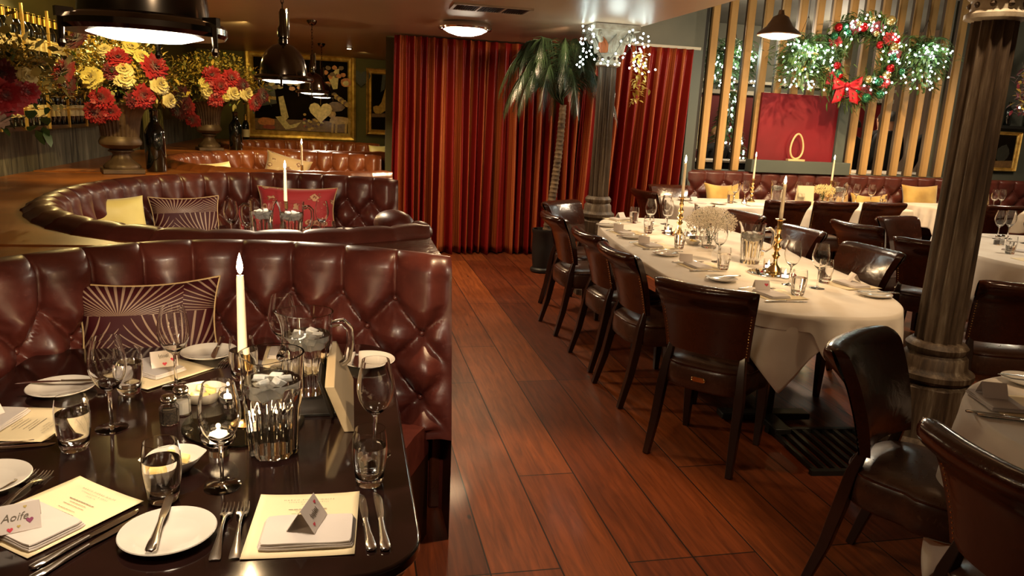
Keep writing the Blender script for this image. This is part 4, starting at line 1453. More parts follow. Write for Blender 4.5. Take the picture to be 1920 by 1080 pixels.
def knife():
    t = empty('table_knife')
    def loft(sec):
        g = MB(); vs = []; fs = []; n = 8
        for y, w_, h_, z, sh in sec:
            for k in range(n):
                a = 2 * PI * k / n + PI / 8
                vs.append((sh + w_ * math.cos(a), y, z + h_ * math.sin(a)))
        for i in range(len(sec) - 1):
            for k in range(n): fs.append((i * n + k, i * n + (k + 1) % n, (i + 1) * n + (k + 1) % n, (i + 1) * n + k))
        fs.append(tuple(reversed(range(n)))); fs.append(tuple(range((len(sec) - 1) * n, len(sec) * n)))
        return g.add(vs, fs)
    loft([(-.112, .006, .003, .0045, 0), (-.108, .0105, .004, .0045, 0), (-.09, .0100, .004, .0045, 0), (-.05, .0070, .004, .0045, 0), (-.01, .0055, .004, .0045, 0), (0, .0060, .0045, .0045, 0)]).build('handle', 'steel', t, angle=60)
    loft([(0, .0060, .0012, .0045, 0), (.03, .0085, .0009, .004, .001), (.08, .0095, .0008, .003, .001), (.10, .0080, .0007, .002, 0), (.113, .0040, .0005, .0015, -.004), (.116, .0010, .0004, .0015, -.006)]).build('blade', 'steel', t, angle=60)
    return t
def menu_proto(w_=.205, h_=.235):
    t = empty('menu_card')
    g = MB()
    g.grid(lambda u, v: ((u - .5) * w_, (v - .5) * h_, .0012 + .0035 * (abs(2 * u - 1) ** 3) * (.4 + .6 * v)), 14, 10)
    o = g.build('sheet', 'paper', t, angle=180)
    s_ = o.modifiers.new('thick', 'SOLIDIFY'); s_.thickness = .0008; s_.offset = -1
    return t
def napkin_proto():
    t = empty('folded_napkin')
    g = MB()
    def layer(w_, d_, z0, z1, ph):
        def fn(u, v):
            a = 2 * PI * u
            e = 16
            x, y = superell(a, w_ / 2, d_ / 2, e)
            k = round(v * 4)
            q, z = ((0, z0), (1, z0), (1.008, (z0 + z1) / 2), (.985, z1), (0, z1))[k]
            return (x * q, y * q, z + .0012 * math.sin(x * 40 + ph) * (1 if k else 0))
        g.grid(fn, 48, 4, cu=True)
    layer(.176, .112, 0, .006, 0); layer(.172, .108, .0062, .012, 1.5); layer(.168, .104, .0122, .018, 3)
    g.build('folds', 'napkin', t, angle=50)
    return t
def namecard_proto():
    t = empty('place_card')
    # tent card: ridge along X
    L, S, ang = .075, .052, R(32)
    hx = L / 2; hy = S * math.sin(ang); hz = S * math.cos(ang)
    g = MB()
    g.add([(-hx, -hy, 0), (hx, -hy, 0), (hx, 0, hz), (-hx, 0, hz)], [(0, 1, 2, 3)])
    g.add([(-hx, hy, 0), (hx, hy, 0), (hx, 0, hz), (-hx, 0, hz)], [(3, 2, 1, 0)])
    o = g.build('card', 'card', t, smooth=False)
    s_ = o.modifiers.new('thick', 'SOLIDIFY'); s_.thickness = .0006; s_.offset = 0
    return t
def heart_poly(s_, c):
    pts = []
    for i in range(20):
        a = 2 * PI * i / 20
        x = 16 * math.sin(a) ** 3; y = 13 * math.cos(a) - 5 * math.cos(2 * a) - 2 * math.cos(3 * a) - math.cos(4 * a)
        pts.append((c[0] + x * s_ / 32, c[1] + y * s_ / 32))
    return pts
def on_card(parent, fn_pts, matname, name):
    # flat decoration in the plane of the front face of a tent card (x, up the slope)
    S, ang = .052, R(32)
    vs = []
    for x, y in fn_pts:
        vs.append((x, -S * math.sin(ang) + y * math.sin(ang) - .0008 * math.cos(ang), y * math.cos(ang) + .0008 * math.sin(ang)))
    g = MB(); g.add(vs, [tuple(range(len(vs)))])
    return g.build(name, matname, parent, smooth=False)
def text_obj(txt, size, matname, parent, loc, rot, name='lettering', shear=0, align='CENTER', space=1.0):
    cu = bpy.data.curves.new(name, 'FONT')
    cu.body = txt; cu.size = size; cu.align_x = align; cu.shear = shear; cu.space_character = space
    cu.resolution_u = 2
    tmp = bpy.data.objects.new('tmp', cu); C.objects.link(tmp)
    dg = bpy.context.evaluated_depsgraph_get()
    me = bpy.data.meshes.new_from_object(tmp.evaluated_get(dg))
    bpy.data.objects.remove(tmp)
    me.materials.clear(); me.materials.append(M[matname])
    o = bpy.data.objects.new(name, me); C.objects.link(o)
    o.parent = parent; o.location = loc; o.rotation_euler = rot
    return o
def candle_tall():
    t = empty('taper_candle')
    MB().lathe([(.0115, 0), (.0112, .02), (.0085, .175), (.0075, .182), (0, .180)][::1], 18).build('wax', 'wax', t)
    MB().tube([(0, 0, .178), (.001, 0, .192)], .0012, 5).build('wick', 'wick', t)
    MB().lathe([(0, .184), (.005, .189), (.0072, .197), (.006, .207), (.003, .218), (0, .226)], 14).build('flame', 'flame', t)
    return t
def votive():
    t = empty('tealight_glass')
    g = MB()
    NU = 48
    prof = [(0, 0), (.020, 0), (.019, .012), (.018, .02), (.030, .027), (.036, .038), (.036, .048), (.032, .056)]
    full = prof + [(r - .003, z) for r, z in prof[:4:-1]] + [(.016, .030), (0, .028)]
    def fn(u, v):
        k = round(v * (len(full) - 1)); r, z = full[k]; a = 2 * PI * u
        if 3 < k < 8: r *= 1 - .05 * abs(math.sin(12 * a))
        return (r * math.cos(a), r * math.sin(a), z)
    g.grid(fn, NU, len(full) - 1, cu=True); g.build('holder', 'glass_cut', t, angle=60)
    MB().lathe([(0, .031), (.017, .031), (.017, .038), (0, .038)], 16).build('tealight', 'wax_lit', t)
    MB().lathe([(0, .039), (.0045, .043), (.005, .048), (.002, .056), (0, .058)], 10).build('flame', 'glow', t)
    return t
def cup_votive():
    t = empty('tealight_glass')
    MB().lathe([(0, 0), (.026, 0), (.029, .004), (.031, .055), (.0295, .055), (.0275, .008), (0, .007)], 30).build('holder', 'glass_cut', t, angle=60)
    MB().lathe([(0, .009), (.019, .009), (.019, .022), (0, .022)], 16).build('tealight', 'wax_lit', t)
    MB().lathe([(0, .023), (.006, .028), (.0065, .034), (.003, .044), (0, .047)], 10).build('flame', 'glow', t)
    return t
def twist_stick():
    t = empty('brass_candlestick')
    pr = [(.045, 0), (.046, .006), (.040, .010), (.030, .022), (.018, .030), (.012, .040), (.010, .055), (.018, .062), (.024, .070), (.016, .078), (.010, .088), (.020, .098), (.026, .106), (.018, .114), (.010, .124), (.019, .134), (.024, .142), (.016, .150), (.009, .162), (.014, .172), (.017, .180), (.012, .190), (.014, .215), (.028, .220), (.028, .223), (.012, .224)]
    MB().lathe(pr, 32).build('stem', 'brass', t, angle=35)
    return t
def slim_stick():
    t = empty('brass_candlestick')
    b = MB(); b.lathe([(.028, 0), (.028, .003), (.004, .006), (.0028, .012), (.0028, .145), (.008, .149), (.0125, .153), (.0125, .190), (.0115, .190), (.0115, .158)], 24)
    b.build('stem', 'brass', t, angle=35)
    return t
def shaker(fill, lab):
    t = empty(lab)
    g = MB()
    g.lathe([(0, 0), (.023, 0), (.024, .004), (.024, .045), (.018, .055), (.017, .060), (.0155, .060), (.0165, .053), (.0222, .044), (.0222, .004), (0, .003)], 8)
    g.build('jar', 'glass', t, smooth=False)
    MB().lathe([(0, .0035), (.0215, .0042), (.0218, .036), (0, .037)], 8).build('contents', fill, t, smooth=False)
    MB().lathe([(.0185, .058), (.0195, .060), (.0195, .070), (.015, .076), (0, .079)], 20).build('cap', 'chrome', t)
    return t
def butter_dish():
    t = empty('butter_dish')
    g = MB()
    pr = [(0, .002), (.028, .002), (.030, 0), (.034, .001), (.050, .020), (.056, .029), (.057, .031), (.054, .030), (.046, .019), (.030, .007), (0, .006)]
    def fn(u, v):
        k = round(v * (len(pr) - 1)); r, z = pr[k]; a = 2 * PI * u
        ear = .006 * math.exp(-((abs(math.sin(a / 2 + .0)) ** 2 - 0) * 90)) if r > .04 else 0
        ear += .006 * math.exp(-((abs(math.cos(a / 2)) ** 2) * 90)) if r > .04 else 0
        return ((r + ear) * math.cos(a), r * math.sin(a), z)
    g.grid(fn, 48, len(pr) - 1, cu=True); g.build('bowl', 'china', t, angle=60)
    for k, (x, y, rz) in enumerate(((-.012, -.006, .5), (.014, .004, -.4), (0, .016, 1.2))):
        MB().box((x, y, .016 + .006 * k), (.034, .017, .015), rz=rz, rx=.2, ry=.25).build('butter_pat', 'butter', t, bevel=.004)
    return t
def resize(t, sx, sz):
    S_ = Matrix.Diagonal((sx, sx, sz, 1))
    for c in [c for c in bpy.data.objects if c.parent == t]:
        c.data.transform(S_)
    return t
K = {}
K['wine'] = Kind(resize(wineglass(), 1.13, 1.12), 'wine glass')
K['tumbler'] = Kind(resize(tumbler(), 1.08, 1.38), 'glass', {'water': 'glass'})
K['pitcher'] = Kind(resize(pitcher(), 1.22, 1.16), 'jug', {'ice_cube': 'water'})
K['plate'] = Kind(plate(), 'plate')
K['fork'] = Kind(fork(), 'fork')
K['knife'] = Kind(knife(), 'knife')
K['menu'] = Kind(menu_proto(), 'menu')
K['napkin'] = Kind(resize(napkin_proto(), 1, .62), 'napkin')
K['card'] = Kind(namecard_proto(), 'place card')
K['candle'] = Kind(candle_tall(), 'candle', {'flame': 'wick'})
K['votive'] = Kind(votive(), 'candle holder', {'flame': 'tealight'})
K['cup'] = Kind(cup_votive(), 'candle holder', {'flame': 'tealight'})
K['stick'] = Kind(twist_stick(), 'candlestick')
K['slim'] = Kind(slim_stick(), 'candlestick')
K['dish'] = Kind(butter_dish(), 'butter dish')
K['pepper'] = Kind(shaker('pepper', 'pepper_shaker'), 'shaker')
K['salt'] = Kind(shaker('salt', 'salt_shaker'), 'shaker')

T1 = .7505
TB = ' on the nearest table'
# --- nearest table
K['wine'].put((-.584, 1.914, T1), 0, 'empty wine glass left of the centre, before the fan cushion' + TB)
K['wine'].put((-.493, 2.205, T1), 0, 'wine glass in front of the fan cushion, behind the pepper shaker' + TB)
K['wine'].put((-.270, 1.573, T1), 0, 'wine glass between the front butter dish and the fluted jug' + TB)
K['wine'].put((.060, 1.700, T1), 0, 'wine glass at the right edge behind a tumbler' + TB, scale=1.0)
K['wine'].put((-.205, 2.345, T1), 0, 'wine glass half hidden behind the handled jug' + TB)
GT = None
K['tumbler'].put((-.633, 1.801, T1), 0, 'water tumbler at the left beside the yellow menu' + TB)
K['tumbler'].put((-.379, 1.530, T1), 0, 'water tumbler standing before the butter dish with curls of butter' + TB)
K['tumbler'].put((-.608, 2.166, T1), 0, 'water tumbler behind the left wine glass' + TB)
K['tumbler'].put((.043, 1.550, T1), 0, 'water tumbler in the right corner above two knives' + TB)
K['tumbler'].put((-.316, 2.257, T1), 0, 'water tumbler behind the white candle' + TB)
K['pitcher'].put((-.178, 1.735, T1), R(78), 'front water jug with fluted sides and ice' + TB)
K['pitcher'].put((-.118, 2.102, T1), R(-8), 'rear water jug with its handle to the right' + TB)
K['plate'].put((-.338, 1.380, T1), 0, 'white side plate nearest the camera with a knife across it', scale=1.03)
K['plate'].put((-.792, 2.194, T1), 0, 'white side plate at the far left with a knife across it' + TB, scale=1.03)
K['plate'].put((.059, 2.371, T1), 0, 'white side plate at the far right near the seat end' + TB, scale=1.03)
K['plate'].put((-.451, 2.488, T1), 0, 'white side plate at the back against the buttoned sofa' + TB, scale=1.03)
K['plate'].put((-.755, 1.640, T1), 0, 'white side plate cut off by the left edge of the view', scale=1.03)
# menus with napkins and place cards
m1 = K['menu'].put((-.088, 1.395, T1), R(-3), 'cream menu sheet at the front place between forks and knives', 'printed menus')
def print_menu(m, sc_=1.0, matn='ink'):
    z = .0033
    for i, (s_, sz, y) in enumerate((('MARCO PIERRE WHITE', .0062, .088), ('STEAKHOUSE & GRILL', .0050, .079), ('DUBLIN', .0050, .070))):
        text_obj(s_, sz * sc_, matn, m, (0, y, z), (0, 0, 0), space=1.75)
    text_obj('Something & something', .0058, matn, m, (0, .050, z), (0, 0, 0), shear=.2) if False else None
    for i, (wd, y) in enumerate(((.075, .052), (.045, .043), (.06, .034), (.05, .02), (.065, .010), (.05, .0), (.06, -.02), (.04, -.03))):
        g = MB(); n = int(wd / .0028)
        r_ = random.Random(i)
        x = -wd / 2
        while x < wd / 2:
            L = r_.uniform(.004, .010)
            g.box((x + L / 2, y, z), (L, .0011 if i else .0018, .0001)); x += L + .0014
        g.build('printed_line', matn, m, smooth=False)
print_menu(m1)
K['napkin'].put((-.079, 1.352, T1 + .004), R(-3), 'white folded napkin on the front menu', 'folded white napkins')
m2 = K['menu'].put((-.568, 1.492, T1), R(-39), 'cream menu sheet at the left front place, turned aslant', 'printed menus')
m2k = [o for o in bpy.data.objects if o.parent == m2]
print_menu(m2)
K['napkin'].put((-.598, 1.448, T1 + .004), R(-39), 'white folded napkin on the slanting left menu', 'folded white napkins')
m3 = K['menu'].put((-.815, 1.960, T1), R(-100), 'yellow-lit menu sheet at the left edge behind the tumbler', 'printed menus')
print_menu(m3)
K['napkin'].put((-.880, 1.965, T1 + .004), R(-100), 'white folded napkin on the menu at the left edge', 'folded white napkins')
m4 = K['menu'].put((-.566, 2.330, T1), R(140), 'menu sheet at the back left, between wine glass and fan cushion', 'printed menus')
print_menu(m4)
K['napkin'].put((-.590, 2.350, T1 + .004), R(140), 'white folded napkin on the back left menu', 'folded white napkins')
m5 = K['menu'].put((-.178, 2.455, T1), R(180), 'menu sheet at the back, seen through the rear jug', 'printed menus')
K['napkin'].put((-.178, 2.478, T1 + .004), R(180), 'white folded napkin on the menu behind the rear jug', 'folded white napkins')
# cards
NZ = T1 + .0158
c1 = K['card'].put((-.082, 1.372, NZ), R(73), 'white tent place card with red marks on the front napkin')
on_card(c1, heart_poly(.009, (.022, .040)), 'ink_pink', 'drawn_heart')
on_card(c1, heart_poly(.009, (-.020, .012)), 'ink_pink', 'drawn_heart')
text_obj('Emer', .019, 'ink', c1, (-.002, -.052 * math.sin(R(32)) + .020 * math.sin(R(32)) - .0012, .020 * math.cos(R(32))), (R(58), 0, 0), shear=.3) if False else None
g = MB()
rs = random.Random(4)
def scribble(parent, w_=.04, y0=.022, matn='ink', seed=1):
    r_ = random.Random(seed); S, ang = .052, R(32)
    pts = []
    for i in range(26):
        q = i / 25; x = -w_ / 2 + w_ * q; y = y0 + .007 * math.sin(i * 1.7) * (.6 + .6 * r_.random())
        pts.append((x, -S * math.sin(ang) + y * math.sin(ang) - .0008, y * math.cos(ang) + .0006))
    MB().tube(pts, .0005, 4).build('handwriting', matn, parent)
scribble(c1, .034, .026, seed=3)
c2 = K['card'].put((-.612, 1.432, NZ), R(20), 'white tent place card reading Aoife, with drawn hearts, on the left front napkin')
for s_, c, mm in ((.012, (.020, .018), 'ink_mauve'), (.010, (-.012, .006), 'ink_pink'), (.006, (.002, .010), 'ink_gold'), (.006, (.014, .044), 'ink_gold')):
    on_card(c2, heart_poly(s_, c), mm, 'drawn_heart')
text_obj('Aoife', .020, 'ink', c2, (-.004, -.052 * math.sin(R(32)) + .022 * math.sin(R(32)) - .0012, .022 * math.cos(R(32))), (R(58), 0, R(0)), name='handwriting', shear=.35)
c3 = K['card'].put((-.900, 1.985, NZ), R(60), 'white tent place card on the napkin at the left edge')
scribble(c3, .03, .02, 'ink_pink', 5)
c4 = K['card'].put((-.560, 2.360, NZ), R(20), 'white tent place card with two red hearts in front of the fan cushion')
on_card(c4, heart_poly(.013, (.024, .022)), 'ink_pink', 'drawn_heart')
on_card(c4, heart_poly(.013, (.0, .010)), 'ink_pink', 'drawn_heart')
scribble(c4, .03, .034, seed=8)
# cutlery
def rod(kind, p, q, label, group=None, z=T1, far=None):
    # far end (tip) at p, handle end at q
    a = math.atan2(p[1] - q[1], p[0] - q[0]) - PI / 2
    return K[kind].put(((p[0] + q[0]) / 2, (p[1] + q[1]) / 2, z), a, label, group)
rod('fork', (-.244, 1.503), (-.240, 1.270), 'left fork of the pair beside the front menu', 'forks beside the front menu')
rod('fork', (-.215, 1.503), (-.205, 1.270), 'right fork of the pair, nearly touching the front menu', 'forks beside the front menu')
rod('knife', (.021, 1.504), (.040, 1.276), 'inner knife at the right of the front menu')
rod('knife', (.056, 1.500), (.066, 1.275), 'outer knife near the right corner of the nearest table')
rod('knife', (-.415, 1.487), (-.545, 1.300), 'knife lying along the slanting menu')
rod('knife', (-.415, 1.450), (-.527, 1.275), 'outer slanting knife between the menu and the front plate')
rod('fork', (-.680, 1.680), (-.722, 1.500), 'outer fork above the slanting menu at the left edge', 'forks beside the slanting menu')
rod('fork', (-.646, 1.675), (-.680, 1.480), 'inner fork above the slanting menu at the left edge', 'forks beside the slanting menu')
rod('knife', (-.700, 1.828), (-.90, 1.800), 'knife lying below the yellow-lit menu at the left')
rod('knife', (-.715, 1.855), (-.92, 1.812), 'second knife lying close below the yellow-lit menu')
def on_plate(p, q, label):
    o = rod('knife', p, q, label, z=T1 + .0165)
rod('knife', (-.362, 1.520), (-.350, 1.300), 'knife resting across the nearest side plate', z=T1 + .0175)
rod('knife', (-.905, 2.215), (-.690, 2.212), 'knife resting across the far left plate', z=T1 + .0175)
rod('knife', (-.425, 2.420), (-.428, 2.610), 'dark-looking knife on the back plate', z=T1 + .0175)
rod('knife', (.020, 2.290), (.027, 2.500), 'dark-looking knife on the far right plate', z=T1 + .0175)
rod('fork', (-.395, 2.385), (-.360, 2.560), 'fork beside the back plate')
rod('fork', (-.370, 2.385), (-.335, 2.560), 'fork next to the first one beside the back plate')
# candle, mirror tray, tealights
tag(MB().lathe([(.150, 0), (.151, .003), (.150, .006), (.146, .0065), (0, .0065)], 64).build('mirror_tray', 'mirror_black', loc=(-.268, 1.915, T1)), 'round dark mirror under the candle on the nearest table', 'mirror')
K['slim'].put((-.263, 1.891, T1 + .0068), 0, 'slim brass candlestick holding the candle on the nearest table')
K['candle'].put((-.263, 1.891, T1 + .166), 0, 'lit white taper candle on the nearest table', scale=(1.08, 1.08, 1.28))
K['votive'].put((-.302, 1.735, T1), 0, 'fluted glass tealight holder at the front of the dark mirror', scale=1.15)
K['votive'].put((-.225, 1.965, T1 + .0068), 0, 'glowing glass tealight holder behind the front jug', scale=1.0)
K['votive'].put((-.315, 2.02, T1 + .0068), 0, 'glass tealight holder at the back of the dark mirror', scale=.9)
for x, y in ((-.302, 1.735), (-.225, 1.965), (-.315, 2.02)): point('tealight', (x, y, T1 + .072), 2.2, .006, (1, .7, .35))
point('candle_light', (-.263, 1.891, T1 + .465), 3.0, .008, (1, .66, .34))
K['pepper'].put((-.453, 1.934, T1), .3, 'glass pepper shaker full of dark peppercorns on the nearest table')
K['salt'].put((-.436, 1.995, T1), .3, 'glass salt shaker just behind the pepper on the nearest table')
K['dish'].put((-.400, 2.085, T1), R(20), 'white butter dish behind the shakers on the nearest table', scale=(1.15, 1.0, 1.2))
K['dish'].put((-.388, 1.668, T1), R(15), 'white butter dish with curls of butter behind the front tumbler', scale=(1.12, 1.05, 1.1))
# slate stand with pale wooden edge
t = empty('menu_stand', (-.022, 2.02, T1), 0, 'small pale wooden menu block leaning on its slate foot at the right of the jugs', 'menu stand')
g = MB()
x0, x1, x2, x3 = -.012, .014, -.040, -.016
Y0, Y1 = -.19, .20
g.add([(x0 + .02, Y0, 0), (x1 + .02, Y0, 0), (x3, Y0, .125), (x2, Y0, .125), (x0 + .02, Y1, 0), (x1 + .02, Y1, 0), (x3, Y1, .125), (x2, Y1, .125)],
      [(3, 2, 1, 0), (4, 5, 6, 7), (0, 1, 5, 4), (1, 2, 6, 5), (2, 3, 7, 6), (3, 0, 4, 7)])
g.build('wooden_block', 'board_wood', t, smooth=False, bevel=.002)
MB().box((-.055, .02, .004), (.11, .20, .008)).build('slate_foot', 'slate', t, bevel=.001)
MB().box((-.040, .02, .060), (.008, .26, .11), ry=R(-18)).build('slate_panel', 'slate', t, bevel=.001)

# --- long middle table
T2 = .7545
TM = ' on the long table'
for (x, y, lab) in ((2.62, 3.235, 'side plate with knife at the near right end'), (1.956, 3.60, 'side plate nearest the brass candlestick, left edge'), (1.953, 4.33, 'side plate second from near, left edge'),
                    (1.975, 4.99, 'side plate third from near, left edge'), (1.98, 5.55, 'side plate near the slim column')):
    K['plate'].put((x, y, T2), 0, 'white ' + lab + TM)
    K['knife'].put((x + .01, y, T2 + .0175), R(75 if x > 2.5 else 100), 'knife lying on the ' + lab.replace(' with knife', '') + ' of the long table')
spots = [((2.03, 3.26), 95, 'near left corner, red heart card'), ((1.975, 3.97), 93, 'left side behind the nearest chair'), ((1.965, 4.66), 93, 'left side, middle seat'),
         ((1.98, 5.20), 93, 'left side, farthest seat'), ((2.24, 5.95), 20, 'far end near the slim column'), ((2.66, 3.48), -80, 'near right side before the shiny chair')]
for i, ((x, y), a, lab) in enumerate(spots):
    K['menu'].put((x + (.05 if i < 4 else 0), y, T2), R(a - 180), 'cream menu at the ' + lab + TM)
    K['napkin'].put((x + (.02 if i < 4 else .0), y + .0, T2 + .004), R(a), 'folded napkin at the ' + lab + TM)
    if i < 5:
        K['knife'].put((x + .02, y - .135, T2), R(-92), 'knife by the menu, ' + lab + ', long table')
        K['fork'].put((x + .02, y + .135 if i else y + .14, T2), R(-92), 'fork by the menu, ' + lab + ', long table')
for i, (x, y, a, lab) in enumerate(((2.04, 3.34, 168, 'with a red heart, near left corner'), (1.96, 4.06, 160, 'behind the nearest chair'), (1.95, 4.70, 158, 'at the middle left seat'),
                       (1.97, 5.26, 160, 'at the farthest left seat'), (2.25, 5.98, 30, 'at the far end'), (2.70, 3.52, 75, 'at the near right side'))):
    c = K['card'].put((x, y, T2 + .0158), R(a - 180 if i < 4 else a), 'small tent place card ' + lab + TM)
    if i == 0: on_card(c, heart_poly(.02, (.02, .028)), 'ink_pink', 'drawn_heart')
for x, y, lab in ((2.285, 5.42, 'left one of the wine glasses at the far end'), (2.55, 5.73, 'wine glass beside the far candlestick'), (2.40, 5.36, 'second wine glass at the far end, a little nearer'),
                  (2.30, 3.50, 'wine glass just right of the near candlestick'), (2.41, 3.415, 'wine glass at the near right, before the shiny chair'), (2.20, 4.12, 'wine glass left of the jug')):
    K['wine'].put((x, y, T2), 0, lab + TM)
for x, y, lab in ((2.289, 5.77, 'tumbler at the far left end'), (2.198, 5.233, 'tumbler below the far pair of wine glasses'), (2.161, 4.596, 'tumbler beside the baby\'s breath vase'),
                  (2.117, 3.894, 'tumbler standing left of the jug'), (2.20, 3.266, 'tumbler near the heart card'), (2.541, 3.544, 'tumbler at the right side before the shiny chair')):
    K['tumbler'].put((x, y, T2), 0, lab + TM)
K['pitcher'].put((2.398, 4.092, T2), R(-35), 'water jug in the middle, right of the baby\'s breath' + TM)
K['pitcher'].put((2.53, 5.02, T2), R(100), 'water jug half behind the baby\'s breath' + TM)
def mirror_at(x, y, z, r_, lab):
    tag(MB().lathe([(r_, 0), (r_, .004), (r_ * .97, .005), (0, .005)], 48).build('mirror_tray', 'mirror', loc=(x, y, z)), lab, 'mirror')
mirror_at(2.36, 3.78, T2, .13, 'round mirror under the near candlestick on the long table')
mirror_at(2.42, 5.19, T2, .12, 'round mirror under the far candlestick on the long table')
K['stick'].put((2.389, 3.80, T2 + .0055), 0, 'turned brass candlestick at the near half' + TM, scale=(1, 1, 1.38))
K['candle'].put((2.389, 3.80, T2 + .0055 + .310), 0, 'lit candle in the near turned candlestick' + TM, scale=(1, 1, 1.06))
K['stick'].put((2.423, 5.18, T2 + .0055), 0, 'turned brass candlestick at the far half' + TM, scale=(1, 1, 1.24))
K['candle'].put((2.423, 5.18, T2 + .0055 + .279), 0, 'lit candle in the far turned candlestick' + TM, scale=(1, 1, 1.36))
for x, y, lab in ((2.43, 3.93, 'glowing tealight behind the near candlestick'), (2.37, 3.655, 'glowing tealight in front of the near candlestick'), (2.36, 5.24, 'glowing tealight left of the far candlestick'), (2.47, 5.08, 'glowing tealight right of the far candlestick')):
    K['cup'].put((x, y, T2 + (.0055 if math.hypot(x - 2.36, y - 3.78) < .1 or math.hypot(x - 2.42, y - 5.19) < .09 else 0)), 0, lab + TM)
    point('tealight', (x, y, T2 + .07), 1.3, .006, (1, .7, .35))
point('candle_light', (2.389, 3.80, T2 + .575), 4, .008, (1, .66, .34))
point('candle_light', (2.423, 5.18, T2 + .61), 4, .008, (1, .66, .34))
K['dish'].put((2.327, 4.74, T2), R(10), 'white butter dish' + TM)
K['pepper'].put((2.40, 4.90, T2), .3, 'pepper shaker beside the vase' + TM)
K['salt'].put((2.46, 4.87, T2), .3, 'salt shaker beside the vase' + TM)
t = empty('menu_stand', (2.56, 4.35, T2), R(25), 'folded cream menu standing behind the jug on the long table', 'menu')
MB().box((0, -.02, .075), (.15, .003, .15), rx=R(-14)).build('front_leaf', 'paper', t, smooth=False)
MB().box((0, .02, .075), (.15, .003, .15), rx=R(14)).build('back_leaf', 'paper', t, smooth=False)
def blossom_vase(x, y, z, r_, h_, lab, gyp='babysbreath', n=1500, R_=.16, zc=.17):
    t = empty('glass_vase', (x, y, z), 0, 'ribbed glass vase holding ' + lab, 'vase')
    g = MB(); full = [(0, 0), (r_, 0), (r_ * 1.02, h_ * .5), (r_ * .95, h_), (r_ * .9, h_), (r_ * .96, h_ * .5), (r_ * .94, .01), (0, .008)]
    def fn(u, v):
        k = round(v * (len(full) - 1)); q, zz = full[k]; a = 2 * PI * u
        if 0 < k < 4: q *= 1 - .04 * abs(math.sin(10 * a))
        return (q * math.cos(a), q * math.sin(a), zz)
    g.grid(fn, 60, len(full) - 1, cu=True); g.build('glass', 'glass_cut', t, angle=50)
    rnd = random.Random(int(x * 100))
    g = MB()
    for i in range(26):
        d = rdir(rnd, .2, 1)
        g.tube([(rnd.uniform(-.3, .3) * r_, rnd.uniform(-.3, .3) * r_, .02), (d.x * r_ * .7, d.y * r_ * .7, h_), (d.x * R_ * .8, d.y * R_ * .8, zc + d.z * R_ * .5)], .0012, 4, mi=0)
    for i in range(n):
        d = rdir(rnd, -.45, 1) * (rnd.random() ** .35)
        c = (d.x * R_, d.y * R_, zc + d.z * R_ * .62)
        q = rnd.uniform(.0028, .0055)
        g.add([(c[0] + q, c[1], c[2]), (c[0] - q, c[1], c[2]), (c[0], c[1] + q, c[2]), (c[0], c[1] - q, c[2]), (c[0], c[1], c[2] + q), (c[0], c[1], c[2] - q)],
              [(0, 2, 4), (2, 1, 4), (1, 3, 4), (3, 0, 4), (2, 0, 5), (1, 2, 5), (3, 1, 5), (0, 3, 5)], mi=1)
    o = g.build('blossom_spray', ['stem', gyp], loc=(x, y, z), smooth=False)
    tag(o, lab + ' standing in its glass vase', 'flowers', kind='stuff')
blossom_vase(2.40, 4.64, T2, .050, .105, 'cloud of tiny white baby\'s breath on the long table', R_=.175, zc=.17, n=2600)
blossom_vase(5.36, 7.72, T2, .04, .08, 'round bunch of pale blossom on the banquette table', gyp='cream_petal', R_=.13, zc=.14, n=1100)

# --- near right round table
TR = ' on the near right round table'
K['menu'].put((2.06, 1.79, T2), R(-110), 'cream menu sheet folded under the napkin' + TR)
K['napkin'].put((1.985, 1.835, T2 + .004), R(-108), 'rolled white napkin' + TR)
K['card'].put((1.99, 1.86, T2 + .0158), R(-20), 'tent place card on the napkin' + TR)
K['plate'].put((2.27, 1.99, T2), 0, 'white plate at the far rim' + TR)
K['knife'].put((2.29, 1.985, T2 + .0175), R(60), 'knife lying on the plate' + TR)
K['knife'].put((1.918, 1.725, T2), R(-118), 'knife lying beside the napkin' + TR)
K['knife'].put((1.935, 1.700, T2), R(-118), 'second knife, nearer the table edge' + TR)
t = empty('menu_stand', (2.145, 1.80, T2), R(-20), 'small cream folded menu standing near the right edge of the view', 'menu')
MB().box((0, -.015, .045), (.10, .002, .09), rx=R(-10)).build('front_leaf', 'paper', t, smooth=False)
MB().box((0, .015, .045), (.10, .002, .09), rx=R(10)).build('back_leaf', 'paper', t, smooth=False)

# --- table behind the column
T4_ = ' on the table behind the big column'
for x, y, lab in ((5.30, 5.20, 'leftmost wine glass'), (5.42, 5.22, 'middle wine glass'), (5.36, 4.98, 'right wine glass')): K['wine'].put((x, y, T2), 0, lab + T4_)
for x, y, lab in ((4.72, 4.50, 'tumbler at the left edge'), (5.6, 5.1, 'tumbler at the back')): K['tumbler'].put((x, y, T2), 0, lab + T4_)
K['menu'].put((4.66, 4.22, T2), R(-95), 'menu sheet at the left' + T4_)
K['card'].put((4.78, 4.36, T2), R(-60), 'grey-looking tent card' + T4_)
K['napkin'].put((4.9, 4.62, T2), R(-60), 'folded napkin' + T4_)
K['fork'].put((4.70, 4.04, T2), R(-60), 'fork near the cloth edge' + T4_)
K['pepper'].put((5.0, 4.9, T2), 0, 'pepper shaker' + T4_)
K['salt'].put((5.06, 4.92, T2), 0, 'salt shaker' + T4_)

